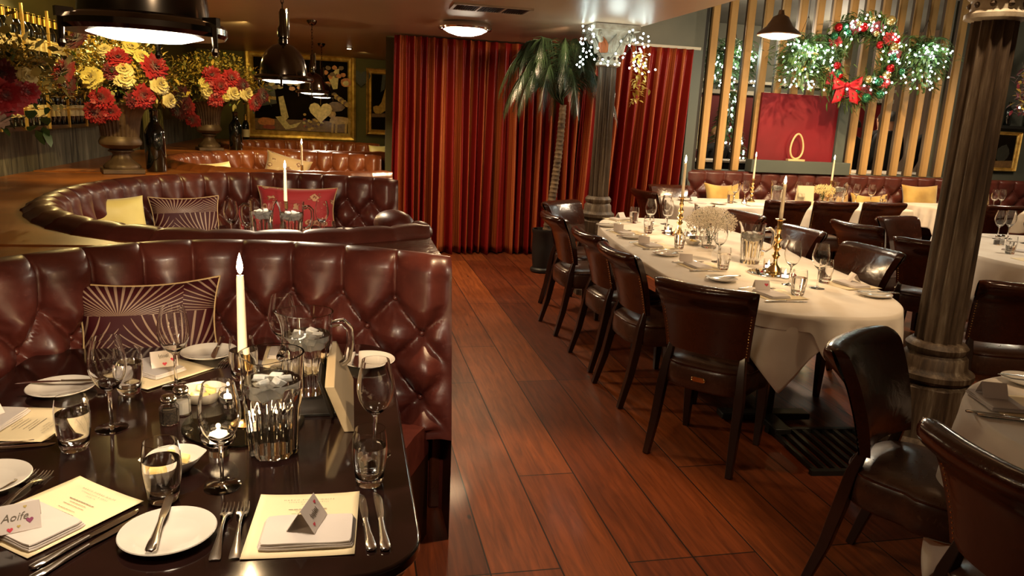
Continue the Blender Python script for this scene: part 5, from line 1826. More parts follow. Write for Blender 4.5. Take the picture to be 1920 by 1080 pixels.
# --- banquette tables
TQ = ' on the banquette table'
K['pitcher'].put((4.70, 7.62, T2), R(10), 'left water jug' + TQ)
K['pitcher'].put((5.55, 7.70, T2), R(10), 'right water jug' + TQ)
for x, y, lab in ((5.02, 7.70, 'glass left of the blossom'), (5.12, 7.66, 'glass right of the cream menu'), (5.75, 7.66, 'glass by the right jug'), (4.15, 7.55, 'glass before the mustard cushion'), (4.30, 7.60, 'second glass before the mustard cushion'), (5.90, 7.60, 'glass at the right end')):
    K['wine'].put((x, y, T2), 0, 'wine ' + lab + TQ)
for x, y, lab in ((4.05, 7.45, 'tumbler at the left'), (4.90, 7.45, 'tumbler in the middle'), (5.30, 7.45, 'tumbler before the blossom'), (5.95, 7.45, 'tumbler at the right end')):
    K['tumbler'].put((x, y, T2), 0, lab + TQ)
for x, y, lab in ((4.20, 7.42, 'tealight in front of the mustard cushion'), (4.62, 7.44, 'tealight below the left jug'), (5.75, 7.46, 'tealight below the right jug')):
    K['cup'].put((x, y, T2), 0, 'bright ' + lab + TQ); point('tealight', (x, y, T2 + .07), 1.6, .006, (1, .72, .36))
for x, y, lab in ((3.85, 7.33, 'plate at the left end'), (4.45, 7.25, 'plate below the left candlestick'), (3.60, 7.62, 'plate at the far left corner')):
    K['plate'].put((x, y, T2), 0, 'white ' + lab + TQ)
for x, y, lab in ((3.62, 7.35, 'leftmost napkin'), (4.22, 7.22, 'napkin near the left candlestick'), (4.70, 7.22, 'napkin behind the dark chair')):
    K['napkin'].put((x, y, T2), 0, 'folded ' + lab + TQ)
K['card'].put((3.70, 7.62, T2), 0, 'tent card at the far left corner' + TQ)
t = empty('menu_stand', (4.98, 7.50, T2), 0, 'cream menu card standing before the pale blossom on the banquette table', 'menu')
MB().box((0, -.02, .105), (.19, .003, .21), rx=R(-8)).build('front_leaf', 'paper', t, smooth=False)
MB().box((0, .03, .105), (.19, .003, .21), rx=R(8)).build('back_leaf', 'paper', t, smooth=False)
for x, y, lab in ((4.415, 7.66, 'left of the crimson panel shelf'), (5.485, 7.78, 'below the right end of the crimson panel'), ):
    K['stick'].put((x, y, T2), 0, 'brass candlestick ' + lab + TQ, scale=(1, 1, 1.15))
    K['candle'].put((x, y, T2 + .258), 0, 'lit candle ' + lab + TQ, scale=(1, 1, 1.3))
    point('candle_light', (x, y, T2 + .57), 4, .008, (1, .66, .34))
for x, y, lab in ((6.95, 7.5, 'wine glass left'), (7.45, 7.45, 'wine glass middle'), (7.6, 7.5, 'wine glass right')): K['wine'].put((x, y, T2), 0, lab + ' on the short banquette table')
for x, y, lab in ((7.1, 7.4, 'folded napkin left'), (7.5, 7.35, 'folded napkin right')): K['napkin'].put((x, y, T2), 0, lab + ' on the short banquette table')
K['tumbler'].put((6.86, 7.5, T2), 0, 'tumbler at the left end of the short banquette table')

# --- second and third booth tables
TS = ' on the second booth table'
K['pitcher'].put((-.52, 4.72, T1), R(180), 'left jug' + TS)
K['pitcher'].put((-.34, 4.66, T1), R(0), 'wide right jug in front of the red cushion' + TS)
K['wine'].put((-.70, 4.74, T1), 0, 'wine glass at the left' + TS)
K['wine'].put((-.17, 4.85, T1), 0, 'wine glass at the right' + TS)
for x, y, lab in ((-.63, 4.85, 'tumbler left'), (-.21, 4.72, 'tumbler right'), (-.12, 4.70, 'tumbler farthest right'), (-.43, 4.55, 'tumbler between the jugs')):
    K['tumbler'].put((x, y, T1), 0, lab + TS)
K['slim'].put((-.385, 4.80, T1), 0, 'slim brass candlestick' + TS, scale=(1, 1, 1.25))
K['candle'].put((-.385, 4.80, T1 + .198), 0, 'lit candle' + TS, scale=(1, 1, 1.28))
point('candle_light', (-.385, 4.80, T1 + .50), 3, .008, (1, .66, .34))
K['plate'].put((-.02, 5.12, T1), 0, 'white side plate in front of the buttoned back' + TS)
K['knife'].put((-.04, 5.12, T1 + .0175), 0, 'knife on the side plate' + TS)
K['menu'].put((.06, 4.86, T1), R(90), 'cream menu at the right edge' + TS)
K['plate'].put((-.78, 4.80, T1), 0, 'white side plate at the left' + TS)
K['slim'].put((-.45, 7.60, T1), 0, 'slim candlestick on the third booth table', scale=(1, 1, 1.35))
K['candle'].put((-.45, 7.60, T1 + .215), 0, 'lit candle on the third booth table', scale=(1, 1, 1.30))
point('candle_light', (-.45, 7.60, T1 + .52), 3, .008, (1, .66, .34))

# ------------------------------------------------------------------ cushions (face towards -Y, standing up)
def cushion(w_, h_, th, matn, name, loc, rx, rz, label, piping=None, ry=0, pinch=.10, sag=0):
    t = empty(name, loc, 0, label, 'cushion')
    t.rotation_euler = (rx, ry, rz)
    N = 28
    def side(sgn):
        def fn(u, v):
            x, y = 2 * u - 1, 2 * v - 1
            px = 1 - pinch * (1 - y * y); py = 1 - pinch * (1 - x * x)
            k = ((1 - x ** 4) * (1 - y ** 4)) ** .5 if abs(x) < 1 and abs(y) < 1 else 0
            bulge = th / 2 * k * (1 + .06 * math.sin(5 * x + 2) * math.sin(4 * y))
            return (x * w_ / 2 * (1 - pinch * (1 - y * y)), sgn * bulge, h_ / 2 + y * h_ / 2 * (1 - pinch * (1 - x * x) * (1.0 + sag * (y > 0))))
        return fn
    g = MB()
    g.grid(side(-1), N, N, uv=lambda u, v: (u, v))
    g.grid(lambda u, v: side(1)(1 - u, v), N, N, uv=lambda u, v: (u, v))
    g.build('cover', matn, t, angle=180)
    if piping:
        pts = []
        f = side(-1)
        for i in range(N): pts.append(f(i / N, 0))
        for i in range(N): pts.append(f(1, i / N))
        for i in range(N): pts.append(f(1 - i / N, 1))
        for i in range(N): pts.append(f(0, 1 - i / N))
        MB().tube(pts, .004, 6, closed=True).build('piping', piping, t)
    return t
cushion(.47, .36, .15, 'fan', 'fan_cushion', (-.665, 2.66, .60), R(-14), R(14), 'dark red velvet cushion with gilt fan lines on the nearest booth sofa', 'gold_cord', pinch=.13)
cushion(.42, .40, .14, 'fan', 'fan_cushion', (-1.14, 2.16, .50), R(-12), R(75), 'dark fan-patterned cushion cut off at the left edge of the view', 'gold_cord')
cushion(.38, .34, .14, 'yellow_silk', 'yellow_cushion', (-1.37, 4.92, .64), R(-16), R(38), 'plain yellow satin cushion in the second booth', pinch=.08)
cushion(.44, .36, .14, 'fan', 'fan_cushion', (-1.03, 5.20, .60), R(-16), R(24), 'dark fan-patterned cushion in the middle of the second booth', 'gold_cord')
cushion(.58, .34, .15, 'floral_red', 'floral_cushion', (-.38, 5.72, .645), R(-12), R(-4), 'red floral tapestry cushion in the second booth', 'floral_gold', pinch=.11)
cushion(.50, .34, .14, 'floral_gold', 'floral_cushion', (-.72, 8.66, .70), R(-12), R(0), 'pale gold floral cushion in the third booth', ry=R(14))
cushion(.5, .36, .14, 'yellow_silk', 'yellow_cushion', (-1.15, 7.1, .70), R(-20), R(50), 'yellow cushion peeping over the rim of the third booth')
cushion(.28, .28, .1, 'yellow_silk', 'yellow_cushion', (.42, 11.4, .78), R(-12), R(0), 'small pale cushion at the right end of the farthest booth')
cushion(.50, .36, .14, 'velvet_yellow', 'mustard_cushion', (4.38, 8.20, .56), R(-14), R(4), 'mustard velvet cushion at the left end of the banquette', sag=.6, pinch=.13)
cushion(.52, .34, .14, 'velvet_yellow', 'mustard_cushion', (6.45, 8.28, .50), R(-14), R(-4), 'mustard velvet cushion dipping in the middle, on the banquette', sag=1.2, pinch=.12)
cushion(.54, .42, .15, 'velvet_yellow', 'mustard_cushion', (7.20, 8.30, .54), R(-12), R(0), 'big mustard velvet cushion just left of the large column', pinch=.12)
cushion(.40, .32, .14, 'leopard', 'spotted_cushion', (5.92, 8.24, .52), R(-14), R(0), 'brown spotted velvet cushion on the banquette')
cushion(.46, .34, .14, 'leopard', 'spotted_cushion', (8.10, 8.36, .56), R(-14), R(0), 'brown spotted cushion right of the large column')
# ------------------------------------------------------------------ urns, bottles, bouquets
def urn_proto():
    t = empty('urn')
    NU = 64
    MB().box((0, 0, .015), (.19, .19, .03)).build('plinth', 'urn', t, bevel=.004)
    g = MB()
    g.lathe([(.085, .03), (.088, .045), (.078, .06), (.05, .09), (.040, .12), (.043, .135), (.060, .142), (.060, .152), (.05, .158)], 40, flute=.06, fn=24)
    g.build('foot', 'urn', t, angle=50)
    g = MB()
    pr = [(.045, .156), (.075, .168), (.098, .19), (.100, .21), (.09, .235), (.086, .245)]
    g.lathe(pr, 48); g.build('bowl', 'urn', t)
    g = MB()
    pr = [(.088, .245), (.092, .30), (.100, .36), (.118, .415), (.145, .445), (.155, .452), (.155, .462), (.14, .462), (.11, .43), (.09, .38)]
    g.lathe(pr, 96, flute=.07, fn=32); g.build('body', 'urn', t, angle=50)
    return t
urn = Kind(urn_proto(), 'urn')
LZ = 1.006
urn.put((-1.69, 6.24, LZ), R(20), 'bronze fluted urn of flowers on the ledge behind the second booth', scale=(1.5, 1.5, 1.12))
urn.put((-1.62, 9.55, LZ), R(20), 'farther bronze urn of flowers on the ledge', scale=(1.45, 1.45, 1.22))
urn.put((-2.05, 4.38, 1.006), R(20), 'bronze urn of flowers hidden at the left edge of the view', scale=1.08)
def bottle_proto(name='wine_bottle'):
    t = empty(name)
    MB().lathe([(0, .004), (.034, 0), (.038, .006), (.038, .19), (.036, .205), (.022, .235), (.0145, .25), (.014, .295), (.016, .297), (.016, .308), (.013, .31), (0, .31)], 24).build('glass', 'bottle', t, angle=50)
    return t
bt = bottle_proto()
g = MB(); g.lathe([(.0386, .07), (.0386, .15)], 24); 
gg = MB(); gg.grid(lambda u, v: (.0386 * math.cos(PI * (u * 1.1 - .05) + PI), .0386 * math.sin(PI * (u * 1.1 - .05) + PI), .06 + .085 * v), 14, 1); gg.build('paper_label', 'label_cream', bt)
MB().lathe([(.0160, .245), (.0160, .311), (0, .312)], 16).build('foil_cap', 'foil', bt)
wb = Kind(bt, 'bottle')
bp = bottle_proto('magnum_bottle')
bp.children
KM = Kind(bp, 'bottle')
KM.put((-1.49, 6.42, LZ), 0, 'unlabelled black bottle standing beside the nearer flower urn', scale=(2.0, 2.0, 1.55))
KM.put((-1.33, 9.62, LZ), 0, 'unlabelled black bottle standing beside the farther flower urn', scale=(2.0, 2.0, 1.48))
wb.put((-1.50, 11.9, LZ), R(-10), 'labelled bottle standing left of the large painting', scale=1.3)
# wine shelves on the left wall
def rack(y0, y1, z, lab, nb, seed):
    t = empty('wine_shelf', (-2.20, (y0 + y1) / 2, z), 0, lab, 'shelf')
    L = y1 - y0
    MB().box((0, 0, -.012), (.16, L, .024)).build('board', 'dark_wood', t, smooth=False)
    n = max(2, round(L / .42))
    for i in range(n + 1):
        MB().box((.085, -L / 2 + L * i / n, .16), (.014, .020, .36)).build('upright', 'gilt_frame', t, smooth=False)
    b = MB(); b.tube([(.088, -L / 2, .12), (.088, L / 2, .12)], .004, 6); b.build('rail', 'gilt_frame', t)
    rnd = random.Random(seed)
    for i in range(nb):
        y = y0 + .08 + (L - .16) * i / (nb - 1)
        wb.put((-2.20, y, z + .001), R(90) + rnd.uniform(-.3, .3), ORD[i] + ' dark labelled wine bottle from the front on ' + lab, 'bottles on ' + lab, scale=1.0)
rack(4.9, 7.7, 1.34, 'the lower wall shelf behind the flowers', 26, 1)
rack(4.9, 7.1, 1.80, 'the upper wall shelf behind the flowers', 21, 2)
MB()
# white tubes radiator below the far shelf
t = empty('radiator', (-2.22, 9.55, 1.02), 0, 'grey-brown ribbed radiator panel on the left wall behind the first urn', 'radiator')
for i in range(9): MB().box((0, -.36 + i * .09, .22), (.05, .05, .42)).build('rib', 'olive_wall', t, bevel=.01)

def dahlia_mesh(name, matn, layers=8, r0=.055, up=.5, seed=1, wide=1.0):
    g = MB(); rnd = random.Random(seed)
    for L in range(layers):
        q = L / (layers - 1)
        n = int(20 - 11 * q)
        el = R(-14 + 88 * q)
        ln = r0 * (1 - .55 * q)
        for k in range(n):
            a = 2 * PI * (k + .5 * (L % 2)) / n + rnd.uniform(-.1, .1)
            el = R(-14 + 88 * q + rnd.uniform(-9, 9)); ln = r0 * (1 - .55 * q) * rnd.uniform(.88, 1.1)
            d = Vector((math.cos(a) * math.cos(el), math.sin(a) * math.cos(el), math.sin(el)))
            s_ = Vector((-math.sin(a), math.cos(a), 0)); nn = d.cross(s_)
            w_ = ln * .30 * wide
            b0 = d * .004
            vs = [b0 - s_ * w_ * .4, b0 + s_ * w_ * .4, d * ln * .6 + s_ * w_ - nn * w_ * .4, d * ln * .6 - nn * w_ * -.1, d * ln * .6 - s_ * w_ - nn * w_ * .4, d * ln + nn * -.1 * w_ - Vector((0, 0, 0)) * 1]
            g.add([tuple(x) for x in vs], [(0, 1, 3), (1, 2, 3), (0, 3, 4), (3, 2, 5), (4, 3, 5)])
    return g.mesh(name, matn, angle=180)
ME = {
    'red_dahlia': dahlia_mesh('red_dahlia', 'red_petal'),
    'maroon_dahlia': dahlia_mesh('maroon_dahlia', 'dark_petal', seed=2),
    'cream_rose': dahlia_mesh('cream_rose', 'cream_petal', layers=5, r0=.045, seed=3, wide=1.9),
    'yellow_rose': dahlia_mesh('yellow_rose', 'yellow_silk', layers=5, r0=.045, seed=4, wide=1.9),
    'blush_rose': dahlia_mesh('blush_rose', 'pink_petal', layers=5, r0=.06, seed=5, wide=2.0),
}
BC = {}
def bloom(kind, p, n, s_, lab, group):
    o = bpy.data.objects.new(kind, ME[kind]); C.objects.link(o)
    BC[(kind, lab)] = BC.get((kind, lab), -1) + 1
    o.location = p
    o.rotation_euler = Vector(n).to_track_quat('Z', 'Y').to_euler()
    o.scale = (s_ * 1.35,) * 3
    col = {'red_dahlia': 'bright red dahlia bloom', 'maroon_dahlia': 'deep maroon dahlia bloom', 'cream_rose': 'cream rose bloom', 'yellow_rose': 'yellow rose bloom', 'blush_rose': 'blush pink rose bloom'}[kind]
    tag(o, ORD[BC[(kind, lab)]] + ' ' + col + ' from the left ' + lab, 'flower', col + 's ' + lab)
def bouquet(cx, cy_, cz, S, lab, spec, seed, wide=1.0, nleaf=900):
    rnd = random.Random(seed)
    g = MB()
    # twigs
    for i in range(60):
        d = rdir(rnd, -.1, 1)
        e = Vector((d.x * .34 * wide, d.y * .3, .06 + d.z * .30)) * S
        g.tube([(d.x * .03, d.y * .03, -.06 * S), tuple(e * .5 + Vector((0, 0, .03 * S))), tuple(e)], [.003, .002, .001], 4, mi=0)
    for i in range(nleaf):
        d = rdir(rnd, -.5, 1)
        k = rnd.random() ** .4
        p = Vector((d.x * .36 * wide * k, d.y * .30 * k, .05 + d.z * .30 * k)) * S
        hi = p.z > .05 * S
        mi = rnd.choice((1, 1, 3, 2)) if not hi else rnd.choice((2, 2, 3, 1, 2))
        leaf_mesh(g, p, (d + rdir(rnd)).normalized(), rnd.uniform(.03, .075) * S, rnd.uniform(.012, .035) * S, mi, rnd=rnd)
    for i in range(2400):   # small golden leaves and florets
        d = rdir(rnd, -.25, 1)
        k = rnd.uniform(.55, 1.10)
        p = Vector((d.x * .28 * wide * k, d.y * .26 * k, .06 + d.z * .30 * k)) * S
        leaf_mesh(g, p, (d + rdir(rnd) * .9).normalized(), rnd.uniform(.014, .034) * S, rnd.uniform(.010, .020) * S, 4 if i % 3 else 3, rnd=rnd)
    o = g.build('filler_foliage', ['stem', 'leaf', 'gold_leaf', 'euca', 'gold_leaf'], loc=(cx, cy_, cz), angle=180)
    tag(o, 'golden and green filler foliage ' + lab, 'foliage', kind='stuff')
    for kind, x, z, s_, dy in sorted(spec, key=lambda b_: b_[1]):
        # x across, z up, relative to the centre; blooms face outwards
        y = -.28 * S * math.sqrt(max(.05, 1 - min(.95, (x / (.42 * wide * S)) ** 2 + ((z - .05) / (.40 * S)) ** 2))) + dy
        n = Vector((x * 1.2, y - .08, (z - .02) * .9 + .08)).normalized()
        bloom(kind, (cx + x, cy_ + y, cz + z), n, s_, lab, None)
rd, mr_, cr, yr, br_ = 'red_dahlia', 'maroon_dahlia', 'cream_rose', 'yellow_rose', 'blush_rose'
# offsets in metres measured from the urn mouth
bouquet(-1.66, 6.22, 1.62, 1.05, 'in the nearer urn behind the second booth',
        [(rd, .07, .22, 1.25, 0), (rd, .30, .17, 1.5, 0), (mr_, -.22, .33, 1.2, 0), (rd, -.30, .10, 1.6, 0), (mr_, -.28, .02, 1.2, 0), (cr, .10, .14, 1.3, 0), (cr, .11, .08, 1.3, 0),
         (yr, -.11, .07, 1.5, 0), (mr_, .03, .13, 1.0, 0), (rd, -.06, -.07, 1.3, 0), (rd, -.12, -.17, 1.3, 0), (rd, -.01, -.16, 1.0, 0), (rd, .22, -.04, 1.3, 0), (cr, .33, .05, 1.3, 0),
         (yr, .15, .30, 1.1, 0), (cr, -.02, .27, .9, 0), (mr_, .16, -.06, 1.0, 0), (yr, .22, .24, 1.0, 0), (cr, .38, -.06, 1.0, 0)], 3, wide=1.15)
bouquet(-1.55, 9.52, 1.66, 1.25, 'in the farther urn on the ledge',
        [(rd, .05, .20, 1.7, 0), (rd, .26, .18, 1.7, 0), (rd, .14, .08, 2.0, 0), (rd, .08, -.04, 1.6, 0), (mr_, -.30, -.06, 2.0, 0), (mr_, -.34, -.20, 1.8, 0), (rd, -.24, -.16, 1.6, 0), (rd, -.20, -.30, 1.6, 0),
         (cr, .02, .02, 1.7, 0), (cr, .28, .02, 1.5, 0), (yr, -.02, .10, 1.5, 0), (cr, .42, .02, 1.6, 0), (mr_, .38, .10, 1.3, 0), (yr, .20, -.02, 1.2, 0), (rd, .50, -.08, 1.5, 0), (mr_, .58, .0, 1.4, 0)], 8, wide=1.45)
bouquet(-1.76, 4.35, 1.55, .85, 'at the left edge of the view',
        [(mr_, .14, .10, 1.15, -.02), (rd, .16, .0, 1.5, -.04), (rd, .24, .02, .9, -.02), (cr, .24, .09, .85, 0), (br_, .08, -.08, 1.3, -.05), (rd, .10, .02, 1.2, -.03), (mr_, .20, .04, 1.1, 0)], 12, wide=1.15, nleaf=700)
# big round eucalyptus leaves at the left edge
rnd = random.Random(21)
g = MB()
for i in range(46):
    q = i / 46
    p = Vector((rnd.uniform(-.25, .34), rnd.uniform(-.08, .05), rnd.uniform(-.02, .36)))
    leaf_mesh(g, p, rdir(rnd, -.2, 1), rnd.uniform(.045, .07), rnd.uniform(.04, .055), 0, curl=.1, rnd=rnd)
for i in range(16):
    p = Vector((rnd.uniform(.0, .24), rnd.uniform(-.1, -.03), rnd.uniform(-.22, -.08)))
    leaf_mesh(g, p, rdir(rnd, -.9, .2), rnd.uniform(.06, .09), rnd.uniform(.045, .06), 1, curl=.15, rnd=rnd)
tag(g.build('eucalyptus_sprig', ['euca', 'leaf'], loc=(-1.66, 4.22, 1.58), angle=180), 'round-leaved eucalyptus sprays spreading at the left edge of the view', 'foliage', kind='stuff')

# ------------------------------------------------------------------ pictures
def picture(cx, y, z0, z1, w_, fw, label, shapes, canvas='canvas_dark', frame='gilt_frame', rz=0):
    t = empty('framed_painting', (cx, y, (z0 + z1) / 2), rz, label, 'painting')
    h_ = z1 - z0
    cv = MB().box((0, .01, 0), (w_ - fw * 1.5, .02, h_ - fw * 1.5)).build('canvas', canvas, t, smooth=False)
    g = MB()
    # mitred moulding
    prof = [(0, 0), (0, -.035), (fw * .2, -.055), (fw * .45, -.042), (fw * .6, -.02), (fw * .85, -.028), (fw, -.012), (fw, 0)]
    cs = [(-1, -1), (1, -1), (1, 1), (-1, 1)]
    vs = []
    for sx, sz in cs:
        for d, yy in prof: vs.append((sx * (w_ / 2 - d), yy, sz * (h_ / 2 - d)))
    n = len(prof); fs = []
    for c in range(4):
        for k in range(n - 1): fs.append((c * n + k, ((c + 1) % 4) * n + k, ((c + 1) % 4) * n + k + 1, c * n + k + 1))
    g.add(vs, fs); g.build('frame', frame, t, smooth=False)
    if shapes:
        mats = []
        g = MB()
        for i, (mn, pts) in enumerate(shapes):
            if mn not in mats: mats.append(mn)
            yv = -.001 - .0004 * i
            g.add([(x * w_ * .5, yv, z * h_ * .5) for x, z in pts], [tuple(range(len(pts)))], mats.index(mn))
        g.build('painted_still_life', mats, cv, smooth=False)
    return t
def blob(cx, cz, rx, rz, n=10, seed=0, jit=.15):
    r_ = random.Random(seed + int(cx * 100) + int(cz * 1000))
    return [(cx + rx * math.cos(2 * PI * i / n) * (1 + r_.uniform(-jit, jit)), cz + rz * math.sin(2 * PI * i / n) * (1 + r_.uniform(-jit, jit))) for i in range(n)]
rnd = random.Random(6)
S = []
S.append(('p_brown', [(-.85, -.55), (.82, -.55), (.82, -.80), (-.85, -.80)]))
S.append(('p_grey', [(-.84, .1), (-.5, .3), (-.45, -.2), (-.84, -.3)]))
S.append(('p_cream', [(-.42, -.05), (-.33, -.02), (-.24, -.50), (-.30, -.58), (-.38, -.45)]))
S.append(('p_gold', [(-.78, -.03), (-.46, -.05), (-.46, -.12), (-.78, -.10)]))
S.append(('p_orange', blob(-.65, -.62, .16, .10, seed=1)))
S.append(('p_cream', [(-.48, -.5), (-.36, -.48), (-.22, -.68), (-.02, -.60), (-.10, -.72), (-.3, -.78)]))
S.append(('p_red', blob(-.6, -.74, .12, .05, seed=2)))
for i in range(26): S.append((rnd.choice(('p_grape', 'p_red', 'p_gold', 'p_cream')), blob(rnd.uniform(.0, .42), rnd.uniform(-.76, -.42), .03, .03, 8, i, .05)))
for i in range(24): S.append((rnd.choice(('p_gold', 'p_cream', 'p_orange', 'p_brown')), blob(rnd.uniform(-.55, .5), .22 + rnd.uniform(-.10, .10), .06, .05, 9, i + 50)))
S.append(('p_gold', blob(.70, -.52, .20, .10, seed=4)))
S.append(('p_gold', blob(.55, -.38, .08, .10, seed=5)))
for x in (.55, .62, .80, .86): S.append(('p_gold', [(x, -.55), (x + .04, -.55), (x + .03, -.82), (x - .01, -.82)]))
S.append(('p_brown', blob(.62, -.22, .16, .12, seed=6)))
S.append(('p_cream', [(.50, .42), (.62, .62), (.70, .66), (.66, .20), (.58, .18)]))
for i in range(9): S.append(('p_brown' if i % 2 else 'p_orange', blob(.45 + .05 * i * .8, .55 + .12 * math.sin(i * 2), .05, .05, 8, i + 90)))
S.append(('p_orange', blob(.82, .35, .10, .10, seed=7)))
S.append(('p_cream', blob(.82, .33, .06, .06, seed=8)))
for i in range(8): S.append(('p_gold' if i % 2 else 'p_brown', blob(.60 + .035 * i, .05 - .03 * i, .05, .06, 8, i + 120)))
# plain gold heart shape hanging low in the centre
picture(-.745, 12.77, 1.04, 2.42, 1.70, .13, 'large gilt-framed still life with animals and fruit on the back wall', S)
t = tag(MB().add([(x, 0, z) for x, z in heart_poly(.34, (0, 0))] + [(x, .02, z) for x, z in heart_poly(.34, (0, 0))], [tuple(range(20)), tuple(reversed(range(20, 40)))] + [(i, 20 + i, 20 + (i + 1) % 20, (i + 1) % 20) for i in range(20)]).build('hanging_heart', 'p_cream', loc=(-.42, 11.9, 1.50), smooth=False),
        'pale gold heart decoration hanging in front of the large painting', 'ornament')
MB().tube([(0, .01, .10), (0, .01, .85)], .002, 4).build('thread', 'gold_cord', t)
t = tag(MB().add([(x, 0, z) for x, z in heart_poly(.30, (0, 0))] + [(x, .03, z) for x, z in heart_poly(.30, (0, 0))], [tuple(range(20)), tuple(reversed(range(20, 40)))] + [(i, 20 + i, 20 + (i + 1) % 20, (i + 1) % 20) for i in range(20)]).build('hanging_heart', 'black_trim', loc=(.19, 12.74, 2.06), smooth=False),
        'black heart plaque on the olive wall between the two paintings', 'ornament')
S2 = [('p_brown', [(-.8, -.35), (.8, -.30), (.8, -.42), (-.8, -.46)]), ('p_gold', [(-.05, .45), (.15, .2), (.05, -.2), (-.30, -.35), (-.55, -.25), (-.25, .0)]), ('p_gold', blob(-.45, -.22, .22, .12, seed=3)),
      ('p_white', [(.15, .1), (.35, -.1), (.25, -.4), (.1, -.1)]), ('p_grey', [(-.2, .9), (-.05, .9), (-.1, .4), (-.3, .3)])]
picture(.60, 12.78, 1.16, 2.22, .66, .09, 'narrow gilt-framed still life of game partly behind the curtain', S2)
picture(8.86, 8.87, 1.14, 1.68, .46, .05, 'small dark picture in a pale gilt frame right of the large column', [('p_grey', blob(0, -.1, .5, .45, seed=2)), ('p_brown', [(-.8, -.5), (.8, -.45), (.8, -.8), (-.8, -.8)])])
# shelf with bottles above it
t = empty('wall_shelf', (9.0, 8.82, 1.74), 0, 'dark shelf above the small framed picture at the right edge', 'shelf')
MB().box((0, 0, 0), (1.1, .16, .04)).build('board', 'black_trim', t, smooth=False)
KM.put((8.76, 8.80, 1.761), 0, 'champagne-shaped bottle on the dark shelf at the right edge', scale=(1.2, 1.2, 1.0))
KM.put((9.10, 8.80, 1.761), 0, 'bottle at the very edge of the view on the dark shelf', scale=(1.2, 1.2, 1.0))
# twig garland by the column
g = MB(); rnd = random.Random(31)
for i in range(260): leaf_mesh(g, (rnd.gauss(0, .07), rnd.gauss(0, .06), rnd.uniform(-.28, .30)), rdir(rnd), .09, .04, rnd.choice((0, 0, 1)), rnd=rnd)
o = g.build('dried_wreath', ['dark_petal', 'gold_leaf'], loc=(8.50, 8.3, 2.20), angle=180)
tag(o, 'brown dried leaf wreath with lights at the right edge behind the column', 'wreath')
bulbs_on(o, [Vector((rnd.gauss(0, .08), -.1, rnd.uniform(-.25, .28))) for _ in range(14)], .012)

# ------------------------------------------------------------------ wreath and hanging baskets
def wreath():
    t = empty('christmas_wreath', (5.86, 8.22, 2.37), 0, 'large wreath with red and gold baubles, lights and a red bow on the slats', 'wreath')
    rnd = random.Random(17)
    g = MB()
    RX, RZ = .31, .31
    for i in range(3600):
        a = rnd.uniform(0, 2 * PI); q = rnd.gauss(0, .052)
        p = Vector(((RX + q) * math.cos(a), rnd.gauss(0, .045), (RZ + q) * math.sin(a)))
        leaf_mesh(g, p, (rdir(rnd) + Vector((-math.sin(a), 0, math.cos(a)))), .10, .020, rnd.choice((0, 0, 0, 1)), rnd=rnd)
    g.build('greenery', ['leaf', 'fern'], t, angle=180)
    mes = {k: MB().ball((0, 0, 0), 1, 14).mesh('bauble', k) for k in ('ball_red', 'ball_gold', 'ball_green')}
    for i in range(34):
        a = 2 * PI * i / 34 + rnd.uniform(-.12, .12)
        o = bpy.data.objects.new('bauble', mes[rnd.choice(('ball_red', 'ball_red', 'ball_gold', 'ball_gold', 'ball_green'))]); C.objects.link(o); o.parent = t
        q = rnd.gauss(0, .05)
        o.location = ((RX + q) * math.cos(a), -.07 - .02 * rnd.random(), (RZ + q) * math.sin(a))
        o.scale = (rnd.uniform(.026, .048),) * 3
    for k, a in enumerate((1.9, 3.75, 1.2, 5.6, 0.2, 2.6, 4.4, .7, 5.0)):
        o = bpy.data.objects.new('silk_flower', ME['red_dahlia' if k % 2 else 'maroon_dahlia']); C.objects.link(o); o.parent = t
        o.location = (RX * math.cos(a), -.08, RZ * math.sin(a)); o.rotation_euler = (R(90), 0, 0); o.scale = (1.3,) * 3
    bulbs_on(t, [Vector(((RX + rnd.gauss(0, .07)) * math.cos(a), -.09 - .03 * rnd.random(), (RZ + rnd.gauss(0, .07)) * math.sin(a))) for a in [rnd.uniform(-.9, 2.2) if i % 2 else rnd.uniform(0, 6.28) for i in range(70)]], .010)
    # bow
    g = MB()
    for sx in (-1, 1):
        g.grid(lambda u, v: (sx * (.02 + .14 * u), -.12 - .03 * math.sin(PI * u) * math.cos(PI * v), -.33 + (.02 + .06 * u) * (2 * v - 1) + .02 * u), 8, 6)
        g.grid(lambda u, v: (sx * (.01 + .10 * u + .04 * v), -.12, -.34 - .17 * v * 1.0 + .0 * u - .03 * u * v), 6, 6)
    g.ball((0, -.125, -.33), .03, 10)
    o = g.build('bow', 'bow', t, angle=180); o.location = (-.10, 0, .04); o.scale = (.85, 1, .85)
    s_ = o.modifiers.new('thick', 'SOLIDIFY'); s_.thickness = .002
wreath()
wo = bpy.data.objects['christmas_wreath']
wo.scale = (1.15, 1.15, 1.22)
wo.rotation_euler = (0, 0, R(-28))
wo.location = (5.87, 8.12, 2.40)
